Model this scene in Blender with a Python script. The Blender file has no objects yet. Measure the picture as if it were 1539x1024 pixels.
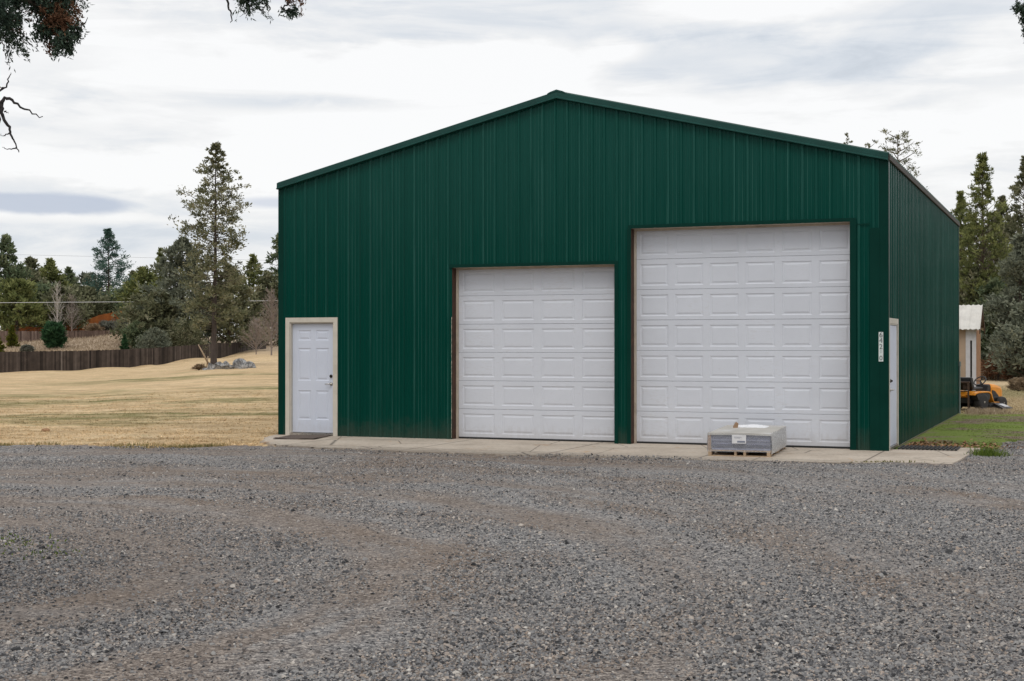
import bpy, bmesh, math, random
import numpy as np
from mathutils import Vector, Matrix
rng = np.random.default_rng(7)
random.seed(7)
SC = bpy.context.scene
C = SC.collection
R = math.radians
F = 2137.0; HY = 519.5; CX = 769.5; CAMZ = 1.698

# ------------------------------------------------------------------ helpers
def link(o, parent=None):
    C.objects.link(o)
    if parent is not None: o.parent = parent
    return o
def tag(o, label=None, cat=None, group=None, kind=None):
    if label: o['label'] = label
    if cat: o['category'] = cat
    if group: o['group'] = group
    if kind: o['kind'] = kind
    return o
def thing(name, label, cat, loc=(0, 0, 0), rz=0.0, group=None):
    o = bpy.data.objects.new(name, None); link(o)
    o.empty_display_size = .2
    o.location = loc; o.rotation_euler = (0, 0, rz)
    return tag(o, label, cat, group)

class MB:
    """collects faces into ONE mesh"""
    def __init__(s): s.v = []; s.f = []; s.t = []
    def face(s, pts, t=.5):
        n = len(s.v); s.v += [tuple(p) for p in pts]; s.f.append(tuple(range(n, n + len(pts)))); s.t.append(t)
    def box(s, x0, y0, z0, x1, y1, z1, t=.5):
        n = len(s.v)
        s.v += [(x0,y0,z0),(x1,y0,z0),(x1,y1,z0),(x0,y1,z0),(x0,y0,z1),(x1,y0,z1),(x1,y1,z1),(x0,y1,z1)]
        for q in ((0,3,2,1),(4,5,6,7),(0,1,5,4),(1,2,6,5),(2,3,7,6),(3,0,4,7)):
            s.f.append(tuple(n+i for i in q)); s.t.append(t)
    def prism(s, poly, ax, a0, a1, t=.5):
        """poly in the plane normal to axis ax (0:x 1:y 2:z), extruded a0..a1"""
        def pt(p, a):
            return (a, p[0], p[1]) if ax == 0 else ((p[0], a, p[1]) if ax == 1 else (p[0], p[1], a))
        n = len(s.v); k = len(poly)
        s.v += [pt(p, a0) for p in poly] + [pt(p, a1) for p in poly]
        for i in range(k):
            j = (i + 1) % k; s.f.append((n+i, n+j, n+k+j, n+k+i)); s.t.append(t)
        s.f.append(tuple(n+i for i in reversed(range(k)))); s.f.append(tuple(n+k+i for i in range(k))); s.t += [t, t]
    def tube(s, pts, rad, seg=6, t=.5, cap=True):
        pts = [Vector(p) for p in pts]
        if not hasattr(rad, '__len__'): rad = [rad] * len(pts)
        n0 = len(s.v)
        prev = None
        for i, p in enumerate(pts):
            d = (pts[min(i+1, len(pts)-1)] - pts[max(i-1, 0)])
            if d.length < 1e-9: d = Vector((0,0,1))
            d.normalize()
            if prev is None:
                a = Vector((1,0,0)) if abs(d.x) < .8 else Vector((0,1,0))
            else: a = prev
            u = (a - d * a.dot(d)); u.normalize(); w = d.cross(u); prev = u
            for k in range(seg):
                an = 2*math.pi*k/seg
                s.v.append(tuple(p + (u*math.cos(an) + w*math.sin(an))*rad[i]))
        for i in range(len(pts)-1):
            for k in range(seg):
                k2 = (k+1) % seg
                s.f.append((n0+i*seg+k, n0+i*seg+k2, n0+(i+1)*seg+k2, n0+(i+1)*seg+k)); s.t.append(t)
        if cap:
            s.f.append(tuple(n0+k for k in reversed(range(seg)))); s.t.append(t)
            m = n0+(len(pts)-1)*seg
            s.f.append(tuple(m+k for k in range(seg))); s.t.append(t)
    def lathe(s, prof, seg=16, origin=(0,0,0), axis='z', t=.5):
        """prof: list of (r, h)"""
        n0 = len(s.v)
        for r, h in prof:
            for k in range(seg):
                a = 2*math.pi*k/seg; c, q = r*math.cos(a), r*math.sin(a)
                p = (c, q, h) if axis == 'z' else ((c, h, q) if axis == 'y' else (h, c, q))
                s.v.append((p[0]+origin[0], p[1]+origin[1], p[2]+origin[2]))
        for i in range(len(prof)-1):
            for k in range(seg):
                k2 = (k+1) % seg
                s.f.append((n0+i*seg+k, n0+i*seg+k2, n0+(i+1)*seg+k2, n0+(i+1)*seg+k)); s.t.append(t)
        s.f.append(tuple(n0+k for k in reversed(range(seg)))); s.t.append(t)
        m = n0+(len(prof)-1)*seg
        s.f.append(tuple(m+k for k in range(seg))); s.t.append(t)
    def build(s, name, mat, parent=None, smooth=False, bevel=0, xf=None, loc=None):
        me = bpy.data.meshes.new(name)
        v = s.v if xf is None else [tuple(xf(p)) for p in s.v]
        me.from_pydata(v, [], s.f)
        a = me.attributes.new('tint', 'FLOAT', 'FACE'); a.data.foreach_set('value', np.array(s.t, dtype=np.float32))
        bm = bmesh.new(); bm.from_mesh(me)
        bmesh.ops.recalc_face_normals(bm, faces=bm.faces); bm.to_mesh(me); bm.free()
        me.materials.append(mat)
        if smooth:
            for p in me.polygons: p.use_smooth = True
        o = bpy.data.objects.new(name, me); link(o, parent)
        if loc is not None: o.location = loc
        if bevel:
            m = o.modifiers.new('Bevel', 'BEVEL'); m.width = bevel; m.segments = 2; m.limit_method = 'ANGLE'; m.angle_limit = R(35)
            if smooth is False and bevel: pass
        return o

def soup(name, V, nper, tint, mat, parent=None):
    """mesh of separate polygons: V (m*nper,3)"""
    V = np.asarray(V, np.float32); m = len(V)//nper
    me = bpy.data.meshes.new(name)
    me.vertices.add(len(V)); me.vertices.foreach_set('co', V.ravel())
    me.loops.add(len(V)); me.loops.foreach_set('vertex_index', np.arange(len(V), dtype=np.int32))
    me.polygons.add(m); me.polygons.foreach_set('loop_start', np.arange(0, len(V), nper, dtype=np.int32))
    me.polygons.foreach_set('loop_total', np.full(m, nper, np.int32))
    a = me.attributes.new('tint', 'FLOAT', 'FACE'); a.data.foreach_set('value', np.asarray(tint, np.float32))
    me.update(calc_edges=True); me.materials.append(mat)
    o = bpy.data.objects.new(name, me); link(o, parent); return o

def indexed(name, V, Fc, tint, mat, parent=None, smooth=False):
    V = np.asarray(V, np.float32); Fc = np.asarray(Fc, np.int32); k = Fc.shape[1]; m = len(Fc)
    me = bpy.data.meshes.new(name)
    me.vertices.add(len(V)); me.vertices.foreach_set('co', V.ravel())
    me.loops.add(m*k); me.loops.foreach_set('vertex_index', Fc.ravel())
    me.polygons.add(m); me.polygons.foreach_set('loop_start', np.arange(0, m*k, k, dtype=np.int32))
    me.polygons.foreach_set('loop_total', np.full(m, k, np.int32))
    if smooth: me.polygons.foreach_set('use_smooth', np.ones(m, bool))
    if tint is not None:
        a = me.attributes.new('tint', 'FLOAT', 'FACE'); a.data.foreach_set('value', np.asarray(tint, np.float32))
    me.update(calc_edges=True); me.materials.append(mat)
    o = bpy.data.objects.new(name, me); link(o, parent); return o

def nrm(a): return a/np.maximum(np.linalg.norm(a, axis=-1, keepdims=True), 1e-9)

# ------------------------------------------------------------------ node helpers
class NT:
    def __init__(s, nt): s.nt = nt
    def new(s, typ, **kw):
        n = s.nt.nodes.new(typ)
        for k, v in kw.items(): setattr(n, k, v)
        return n
    def set(s, sock, v):
        if isinstance(v, bpy.types.NodeSocket): s.nt.links.new(v, sock)
        elif hasattr(v, '__len__') and not isinstance(v, str):
            v = tuple(v)
            if sock.type == 'RGBA' and len(v) == 3: v = v + (1,)
            sock.default_value = v
        else: sock.default_value = v
    def m(s, op, a, b=0.0, c=None, clamp=False):
        n = s.new('ShaderNodeMath', operation=op); n.use_clamp = clamp
        s.set(n.inputs[0], a); s.set(n.inputs[1], b)
        if c is not None: s.set(n.inputs[2], c)
        return n.outputs[0]
    def mix(s, f, a, b, blend='MIX'):
        n = s.new('ShaderNodeMix', data_type='RGBA', blend_type=blend)
        s.set(n.inputs[0], f); s.set(n.inputs[6], a); s.set(n.inputs[7], b); return n.outputs[2]
    def noise(s, vec, scale, detail=4, rough=.5, dist=0, out=0):
        n = s.new('ShaderNodeTexNoise'); s.set(n.inputs['Vector'], vec)
        n.inputs['Scale'].default_value = scale; n.inputs['Detail'].default_value = detail
        n.inputs['Roughness'].default_value = rough; n.inputs['Distortion'].default_value = dist
        return n.outputs[out]
    def voro(s, vec, scale, feat='F1', out='Distance', rand=1):
        n = s.new('ShaderNodeTexVoronoi', feature=feat); s.set(n.inputs['Vector'], vec)
        n.inputs['Scale'].default_value = scale; n.inputs['Randomness'].default_value = rand
        return n.outputs[out]
    def ramp(s, f, stops, interp='LINEAR'):
        n = s.new('ShaderNodeValToRGB'); n.color_ramp.interpolation = interp
        e = n.color_ramp.elements
        while len(e) > 1: e.remove(e[-1])
        for i, (p, c) in enumerate(stops):
            el = e[0] if i == 0 else e.new(p)
            el.position = p
            el.color = (c, c, c, 1) if not hasattr(c, '__len__') else tuple(c)+(1,)
        s.set(n.inputs[0], f); return n.outputs[0]
    def maprange(s, v, a, b, c=0, d=1, smooth=True):
        n = s.new('ShaderNodeMapRange'); n.interpolation_type = 'SMOOTHSTEP' if smooth else 'LINEAR'
        s.set(n.inputs[0], v); n.inputs[1].default_value = a; n.inputs[2].default_value = b
        n.inputs[3].default_value = c; n.inputs[4].default_value = d; return n.outputs[0]
    def scalev(s, v, sc):
        n = s.new('ShaderNodeVectorMath', operation='MULTIPLY'); s.set(n.inputs[0], v); n.inputs[1].default_value = sc; return n.outputs[0]
    def sep(s, v):
        n = s.new('ShaderNodeSeparateXYZ'); s.set(n.inputs[0], v); return n.outputs
    def pos(s): return s.new('ShaderNodeNewGeometry').outputs['Position']
    def obj(s): return s.new('ShaderNodeTexCoord').outputs['Object']
    def attr(s, name): return s.new('ShaderNodeAttribute', attribute_name=name).outputs['Fac']
    def bump(s, h, strength=.5, dist=.01):
        n = s.new('ShaderNodeBump'); n.inputs['Strength'].default_value = strength; n.inputs['Distance'].default_value = dist
        s.set(n.inputs['Height'], h); return n.outputs[0]

def material(name, fn):
    m = bpy.data.materials.new(name); m.use_nodes = True
    nt = m.node_tree; N = NT(nt); b = nt.nodes['Principled BSDF']
    r = fn(N) or {}
    for k, v in r.items(): N.set(b.inputs[k], v)
    return m
def simple(name, col, rough=.6, var=.12, scale=6, metal=0, bump=0, bscale=40, spec=.5, coord='obj', dirt=None):
    def fn(N):
        v = N.obj() if coord == 'obj' else N.pos()
        n = N.noise(v, scale, 5, .6)
        f = N.maprange(n, .3, .7, 1-var, 1+var, False)
        c = N.mix(1.0, col, f, 'MULTIPLY')
        if dirt:
            d = N.maprange(N.noise(v, scale*.45, 6, .7), .5, .75)
            c = N.mix(N.m('MULTIPLY', d, dirt[1]), c, dirt[0])
        r = {'Base Color': c, 'Roughness': N.maprange(n, .3, .7, max(rough-.06, .02), min(rough+.06, 1), False), 'Metallic': metal, 'Specular IOR Level': spec}
        if bump: r['Normal'] = N.bump(N.noise(v, bscale, 4, .6), bump, .01)
        return r
    return material(name, fn)
def tinted(name, stops, rough=.7, nvar=.25, nscale=3, bump=0, bscale=30, spec=.3):
    def fn(N):
        t = N.attr('tint'); v = N.obj()
        c = N.ramp(t, stops)
        n = N.noise(v, nscale, 5, .6)
        c = N.mix(1.0, c, N.maprange(n, .25, .75, 1-nvar, 1+nvar, False), 'MULTIPLY')
        r = {'Base Color': c, 'Roughness': rough, 'Specular IOR Level': spec}
        if bump: r['Normal'] = N.bump(N.noise(v, bscale, 3), bump, .02)
        return r
    return material(name, fn)
def leafmat(name, stops, trans=.35, rough=.75):
    m = bpy.data.materials.new(name); m.use_nodes = True
    nt = m.node_tree; N = NT(nt); b = nt.nodes['Principled BSDF']
    c = N.ramp(N.attr('tint'), stops)
    N.set(b.inputs['Base Color'], c); b.inputs['Roughness'].default_value = rough; b.inputs['Specular IOR Level'].default_value = .2
    tr = N.new('ShaderNodeBsdfTranslucent'); N.set(tr.inputs[0], c)
    mx = N.new('ShaderNodeMixShader'); mx.inputs[0].default_value = trans
    nt.links.new(b.outputs[0], mx.inputs[1]); nt.links.new(tr.outputs[0], mx.inputs[2])
    nt.links.new(mx.outputs[0], nt.nodes['Material Output'].inputs[0])
    return m

# ------------------------------------------------------------------ camera, sun, sky
cam = bpy.data.cameras.new('camera'); co = bpy.data.objects.new('camera', cam); link(co)
cam.sensor_width = 36; cam.lens = 36*F/1539; cam.clip_end = 6000; cam.clip_start = .05
co.location = (0, 0, CAMZ); co.rotation_euler = (R(90)+math.atan((HY-512)/F), 0, 0)
SC.camera = co

SUN_EL, SUN_AZ = R(57), R(196)      # azimuth clockwise from +Y: high behind the camera
sd = bpy.data.lights.new('sun', 'SUN'); sd.energy = 1.1; sd.angle = R(25); sd.color = (1, .96, .9)
so = bpy.data.objects.new('sun', sd); link(so)
dirv = Vector((math.sin(SUN_AZ)*math.cos(SUN_EL), math.cos(SUN_AZ)*math.cos(SUN_EL), math.sin(SUN_EL)))
so.rotation_euler = dirv.to_track_quat('Z', 'Y').to_euler(); so.location = (-10, -20, 40)

W = bpy.data.worlds.new('World'); SC.world = W; W.use_nodes = True
def build_world():
    nt = W.node_tree; N = NT(nt); bg = nt.nodes['Background']
    sky = N.new('ShaderNodeTexSky', sky_type='NISHITA'); sky.sun_disc = False
    sky.sun_elevation = SUN_EL; sky.sun_rotation = SUN_AZ; sky.dust_density = 2.0
    tc = N.new('ShaderNodeTexCoord').outputs['Generated']
    x, y, z = N.sep(tc)
    az = N.m('ARCTAN2', x, y)
    hyp = N.m('SQRT', N.m('ADD', N.m('MULTIPLY', x, x), N.m('MULTIPLY', y, y)))
    el = N.m('DIVIDE', z, N.m('MAXIMUM', hyp, .02))
    sv = N.scalev(tc, (1, 1, 3.6))
    n1 = N.noise(sv, 3.4, 7, .55, .35)
    n2 = N.noise(N.scalev(tc, (1, 1, 7)), 7.5, 6, .6, .5)
    w = N.m('SUBTRACT', N.noise(N.scalev(tc, (1, 1, 2.2)), 22, 6, .62, .3), .5)
    wf = N.m('SUBTRACT', N.noise(N.scalev(tc, (1, 1, 3)), 9, 4, .5, .2), .5)
    def blob(px, py, rx, ry, soft=.6, warp=1.3):
        a0 = math.atan((px-CX)/F); e0 = (HY-py)/F*math.cos(a0)
        u = N.m('DIVIDE', N.m('SUBTRACT', az, a0), rx/F); v = N.m('DIVIDE', N.m('SUBTRACT', el, e0), ry/F)
        d = N.m('SQRT', N.m('ADD', N.m('MULTIPLY', u, u), N.m('MULTIPLY', v, v)))
        d = N.m('ADD', d, N.m('ADD', N.m('MULTIPLY', w, warp), N.m('MULTIPLY', wf, warp*1.2)))
        return N.maprange(d, 1+soft, 1-soft)
    # cloud thickness -> brightness
    base = N.maprange(n1, .36, .60, .865, 1.03)
    fine = N.maprange(n2, .38, .62, -.055, .05)
    b = N.m('ADD', base, fine)
    for args, amt in (((620, 20, 420, 75, .45), -.12), ((430, 150, 230, 18, .7), -.09), ((1120, 110, 330, 75, .6), -.09),
                      ((230, 205, 230, 28, .7), -.08), ((480, 155, 260, 16, .8), -.07), ((60, 385, 300, 55, .7), -.07),
                      ((1400, 90, 200, 40, .8), -.04),
                      ((700, 92, 170, 34, .42), .20), ((1150, 10, 150, 24, .7), .20), ((925, 78, 40, 16, .8), .18), ((820, 112, 90, 30, .7), .13),
                      ((900, 190, 420, 70, .7), .12), ((250, 255, 330, 26, .7), .14), ((90, 325, 170, 8, .8), .08), ((520, 250, 260, 70, .8), .12),
                      ((320, 95, 150, 60, .8), .06), ((1420, 230, 160, 60, .8), .08)):
        b = N.m('ADD', b, N.m('MULTIPLY', blob(*args), amt*1.25))
    b = N.m('MINIMUM', N.m('MAXIMUM', b, .62), 1.03)
    # thinner, greyer clouds are bluer
    grey = N.maprange(b, .99, .72)
    col = N.mix(grey, (9.85, 9.85, 9.85), (8.95, 9.6, 10.45))
    s = N.new('ShaderNodeVectorMath', operation='SCALE'); N.set(s.inputs[0], col); N.set(s.inputs['Scale'], b)
    slab = blob(62, 306, 122, 15, .28, .75)
    c2 = N.mix(N.m('MULTIPLY', slab, .85), s.outputs[0], (5.3, 5.9, 7.1))
    slab2 = blob(415, 305, 60, 8, .6, .8)
    c2 = N.mix(N.m('MULTIPLY', slab2, .7), c2, (6.0, 6.5, 7.6))
    # the deck is thinner and brighter overhead and behind the camera
    back = N.m('MULTIPLY', N.maprange(y, .45, -.7, 1.0, 1.02), N.maprange(z, .25, .8, 1.0, 1.0))
    s2 = N.new('ShaderNodeVectorMath', operation='SCALE'); N.set(s2.inputs[0], c2); N.set(s2.inputs['Scale'], back)
    out = N.mix(.93, sky.outputs[0], s2.outputs[0])
    N.set(bg.inputs[0], out); bg.inputs[1].default_value = .1
build_world()
SC.view_settings.view_transform = 'Standard'; SC.view_settings.look = 'None'
SC.view_settings.exposure = 0; SC.view_settings.gamma = 1; SC.view_settings.use_curve_mapping = False
SC.render.engine = 'CYCLES'
SC.cycles.max_bounces = 6; SC.cycles.transparent_max_bounces = 12

# ------------------------------------------------------------------ terrain
COLS = [(-400, [(0,0),(30,0),(105,-.29),(131,1.95),(150,3.0),(200,4.0),(2500,5)]),
        (0,    [(0,0),(30,0),(105,-.29),(131,1.95),(150,3.0),(200,4.0),(2500,5)]),
        (115,  [(0,0),(30,0),(110,-.23),(131,2.35),(150,3.3),(200,4.0),(2500,5)]),
        (200,  [(0,0),(30,0),(60,.05),(115,-.05),(132,2.85),(150,3.6),(200,4.0),(2500,5)]),
        (240,  [(0,0),(30,0),(60,.1),(118,.10),(133,2.6),(150,3.2),(200,4.0),(2500,5)]),
        (330,  [(0,0),(30,0),(60,.20),(85,.38),(126,.58),(137,1.6),(150,2.4),(200,3.0),(2500,5)]),
        (400,  [(0,0),(30,0),(60,.22),(85,.48),(138,1.4),(150,1.9),(200,2.5),(2500,5)]),
        (770,  [(0,0),(40,0),(85,.3),(150,1.2),(200,1.8),(2500,4)]),
        (1440, [(0,0),(60,0),(72,0),(82,.7),(120,1.8),(2500,3)]),
        (1900, [(0,0),(60,0),(72,0),(82,.7),(120,1.8),(2500,3)])]
CP = np.array([c[0] for c in COLS], float)
def H(x, y):
    x = np.asarray(x, float); y = np.asarray(y, float)
    r = np.hypot(x, y); D = np.maximum(y, .35*r)
    px = np.clip(CX + F*x/np.maximum(y, 1e-3), -400, 1900)
    px = np.where(y < .05*r, np.where(x < 0, -400, 1900), px)
    Z = np.stack([np.interp(D, [a for a, _ in c[1]], [b for _, b in c[1]]) for c in COLS])
    i = np.clip(np.searchsorted(CP, px) - 1, 0, len(CP)-2)
    t = (px-CP[i])/(CP[i+1]-CP[i]); t = t*t*(3-2*t)
    zz = np.take_along_axis(Z.reshape(len(COLS), -1), i.reshape(1, -1), 0).reshape(px.shape)*(1-t) + \
         np.take_along_axis(Z.reshape(len(COLS), -1), (i+1).reshape(1, -1), 0).reshape(px.shape)*t
    und = .05*np.sin(x*.31+y*.13)*np.cos(y*.21) + .03*np.sin(x*.9+1)*np.sin(y*.7)
    f = np.clip((r-32)/20, 0, 1)
    return zz - .03 + und*f*.15
def gz(x, y): return float(H(np.array([x]), np.array([y]))[0])
def at(px, D, z=None):
    x = (px-CX)*D/F
    return (x, D, gz(x, D) if z is None else z)
def zpx(py, D): return CAMZ + (HY-py)*D/F

# barn frame: local x along the front (left to right), local y into the building
TH = .383256; BL = (-4.4237, 27.1290); BW = 11.288; BLEN = 13.75
cs, sn = math.cos(TH), math.sin(TH)
def b2w(u, v, z=0): return (BL[0]+u*cs+v*sn, BL[1]-u*sn+v*cs, z)
def w2b(x, y):
    dx, dy = np.asarray(x)-BL[0], np.asarray(y)-BL[1]
    return dx*cs-dy*sn, dx*sn+dy*cs

# ground boundary of the gravel
GBX = [-70,-40,-20,-12,-8.8,-6.3,-4.6,-3.6,-3.2,-1.5,.32,3,6.3,7.1,8.0,8.7,10,12,14,20,40,70]
GBY = [31,28,26,24.9,24.5,23.85,24.4,24.35,23.9,23.1,22.35,21.6,22.0,22.9,23.5,25.0,26.8,27.6,28.2,29,30,32]
def gbound(x): return np.interp(x, GBX, GBY) + (.22*np.sin(x*.83+1)+.16*np.sin(x*1.37))*(x < -5) + .10*np.sin(x*2.3)+.06*np.sin(x*5.1+1)+.04*np.sin(x*11.7)

def mat_ground(name='dry_lawn', blade=False):
    def fn(N):
        p = N.pos(); x, y, z = N.sep(p)
        st = N.scalev(p, (.35, 1, 1))
        n_big = N.noise(N.scalev(p, (.05, .16, .1)), 1, 5, .6, .6)
        n_med = N.noise(st, .9, 6, .65)
        n_fine = N.noise(p, 9, 5, .7)
        straw = N.ramp(n_med, [(.28, (.47, .335, .185)), (.5, (.63, .465, .275)), (.72, (.76, .59, .375))])
        straw = N.mix(1, straw, N.maprange(n_fine, .25, .75, .64, 1.30, False), 'MULTIPLY')
        straw = N.mix(1, straw, N.maprange(N.noise(N.scalev(p, (.5, 1, 1)), 3.2, 5, .7, .3), .3, .7, .76, 1.18, False), 'MULTIPLY')
        mott = N.noise(N.scalev(p, (.55, .30, 0)), 1, 6, .72, .6)
        straw = N.mix(1, straw, N.maprange(mott, .32, .66, .86, 1.09, False), 'MULTIPLY')
        straw = N.mix(N.maprange(N.noise(N.scalev(p, (.30, .16, 0)), 1, 6, .75, .4), .54, .68, 0, .42), straw, (.30, .275, .13))
        green = N.mix(n_med, (.125, .135, .045), (.215, .21, .085))
        green = N.mix(1, green, N.maprange(n_fine, .25, .75, .7, 1.3, False), 'MULTIPLY')
        # irregular greener bands on the left lawn
        yw = N.m('ADD', y, N.m('MULTIPLY', N.m('SUBTRACT', N.noise(N.scalev(p, (.07, .09, 0)), 1, 4, .6), .5), 22))
        bands = None
        for c, w_ in ((34.0, 3.2), (43.5, 4.2), (51, 5), (69, 5)):
            g = N.maprange(N.m('ABSOLUTE', N.m('SUBTRACT', yw, c)), w_, w_*.25)
            bands = g if bands is None else N.m('MAXIMUM', bands, g)
        gm = N.m('MULTIPLY', bands, N.maprange(N.noise(N.scalev(p, (.14, .35, 0)), 1, 5, .65), .40, .56))
        gm = N.m('MULTIPLY', gm, N.maprange(N.noise(N.scalev(p, (.5, .9, 0)), 1, 6, .75), .34, .56))
        gm = N.m('MULTIPLY', gm, .85)
        left = N.mix(gm, straw, green)
        # dry weedy hill beyond the fence
        hill = N.ramp(N.noise(p, .8, 6, .7), [(.25, (.22, .16, .115)), (.5, (.40, .31, .225)), (.75, (.52, .42, .32))])
        hm = N.m('MULTIPLY', N.maprange(z, .75, 1.5), N.maprange(x, -12, -16))
        left = N.mix(hm, left, hill)
        # right side: green turf with bare soil near the barn, pale straw and a dirt track further back
        nr = N.noise(N.scalev(p, (.7, .9, 0)), .9, 6, .65, .4)
        soil = N.mix(n_fine, (.16, .122, .092), (.33, .262, .20))
        gr = N.mix(n_fine, (.12, .185, .036), (.26, .32, .085))
        rgt = N.mix(N.maprange(nr, .46, .60), gr, soil)
        rgt = N.mix(N.maprange(N.m('ADD', y, N.m('MULTIPLY', nr, 5)), 36.5, 41), rgt, N.mix(n_fine, (.30, .22, .12), (.50, .40, .24)))
        track = N.maprange(N.m('ABSOLUTE', N.m('SUBTRACT', y, 66)), 6, 2.5)
        rgt = N.mix(track, rgt, (.56, .43, .27))
        rgt = N.mix(N.m('MULTIPLY', N.maprange(N.m('ABSOLUTE', N.m('SUBTRACT', y, 52)), 7, 2), .55), rgt, (.18, .175, .08))
        rgt = N.mix(N.maprange(y, 74, 80), rgt, (.20, .17, .10))
        c = N.mix(N.maprange(x, 3, 6), left, rgt)
        far = N.maprange(N.m('ADD', N.m('ABSOLUTE', x), y), 230, 330)
        c = N.mix(far, c, (.09, .09, .05))
        h = N.m('ADD', N.m('MULTIPLY', n_fine, .6), N.noise(p, 32, 3, .7))
        if blade:
            c = N.mix(1, c, N.ramp(N.attr('tint'), [(0, .72), (1, 1.28)]), 'MULTIPLY')
            return {'Base Color': c, 'Roughness': .95, 'Specular IOR Level': .1}
        return {'Base Color': c, 'Roughness': .95, 'Specular IOR Level': .1, 'Normal': N.bump(h, .8, .05)}
    return material(name, fn)
def mat_gravel():
    def fn(N):
        p = N.pos()
        rot = N.new('ShaderNodeMapping'); N.set(rot.inputs[0], p); rot.inputs['Rotation'].default_value = (0, 0, R(-24)); rot.inputs['Scale'].default_value = (.16, .75, 1)
        px_, py_, pz_ = N.sep(p)
        ex_ = N.m('ADD', px_, 6.0); ey_ = N.m('SUBTRACT', py_, 10.5)
        rr_ = N.m('SQRT', N.m('ADD', N.m('MULTIPLY', ex_, ex_), N.m('MULTIPLY', ey_, ey_)))
        th_ = N.m('ARCTAN2', ey_, ex_)
        cv = N.new('ShaderNodeCombineXYZ'); N.set(cv.inputs[0], N.m('MULTIPLY', rr_, .85)); N.set(cv.inputs[1], N.m('MULTIPLY', th_, 1.1))
        trk = N.noise(cv.outputs[0], 1.15, 5, .62, .5)
        rw_ = N.m('ADD', rr_, N.m('MULTIPLY', N.m('SUBTRACT', N.noise(p, .5, 3, .5), .5), 1.6))
        ring = None
        for r0, w_ in ((3.4, .85), (5.1, .75), (7.4, .7), (8.9, .75), (12.2, .6), (13.8, .6)):
            g_ = N.maprange(N.m('ABSOLUTE', N.m('SUBTRACT', rw_, r0)), w_, w_*.2)
            ring = g_ if ring is None else N.m('MAXIMUM', ring, g_)
        ring = N.m('MULTIPLY', ring, N.maprange(N.noise(cv.outputs[0], 2.1, 4, .6),   .30, .5))
        big = N.noise(p, .33, 5, .62, .5)
        v1 = N.voro(p, 66, out='Color'); v1d = N.voro(p, 66)
        v2 = N.voro(p, 120, out='Color')
        v3 = N.voro(p, 33, out='Color')
        r1 = N.sep(v1)[0]; r2 = N.sep(v2)[1]; r3 = N.sep(v3)[0]
        val = N.m('ADD', N.m('MULTIPLY', r1, .45), N.m('ADD', N.m('MULTIPLY', r2, .25), N.m('MULTIPLY', r3, .30)))
        stone = N.ramp(val, [(.16, (.022, .022, .024)), (.36, (.115, .113, .117)), (.54, (.220, .215, .214)), (.72, (.35, .335, .32)), (.88, (.54, .51, .47))])
        dirt = N.ramp(val, [(.15, (.055, .038, .028)), (.5, (.160, .119, .090)), (.85, (.31, .245, .195))])
        mask = N.m('ADD', N.m('MULTIPLY', trk, .6), N.m('MULTIPLY', big, .5))
        dm = N.m('MAXIMUM', N.maprange(mask, .49, .66), N.m('MULTIPLY', N.m('MULTIPLY', ring, .80), N.maprange(px_, 3.5, -1.5, .5, 1.0)))
        x, y, z = N.sep(p)
        # trodden, dirtier corner at the left under the juniper
        dx = N.m('DIVIDE', N.m('SUBTRACT', x, -4.3), 2.6); dy = N.m('DIVIDE', N.m('SUBTRACT', y, 11.5), 4.2)
        cor = N.m('ADD', N.m('SQRT', N.m('ADD', N.m('MULTIPLY', dx, dx), N.m('MULTIPLY', dy, dy))), N.m('MULTIPLY', N.m('SUBTRACT', big, .5), 1.8))
        dm = N.m('MAXIMUM', dm, N.m('MULTIPLY', N.maprange(cor, 1.25, .5), .8))
        c = N.mix(N.m('MULTIPLY', dm, .85), stone, dirt)
        pale = N.maprange(N.noise(rot.outputs[0], 1.7, 4, .55, .5), .5, .72, 0, .35)
        c = N.mix(pale, c, N.mix(.55, c, (.30, .29, .285)))
        h = N.m('ADD', N.m('MULTIPLY', N.m('SUBTRACT', 1, v1d), .7), N.m('MULTIPLY', r3, .6))
        return {'Base Color': c, 'Roughness': .88, 'Specular IOR Level': .25, 'Normal': N.bump(h, .7, .008)}
    return material('gravel', fn)
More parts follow.
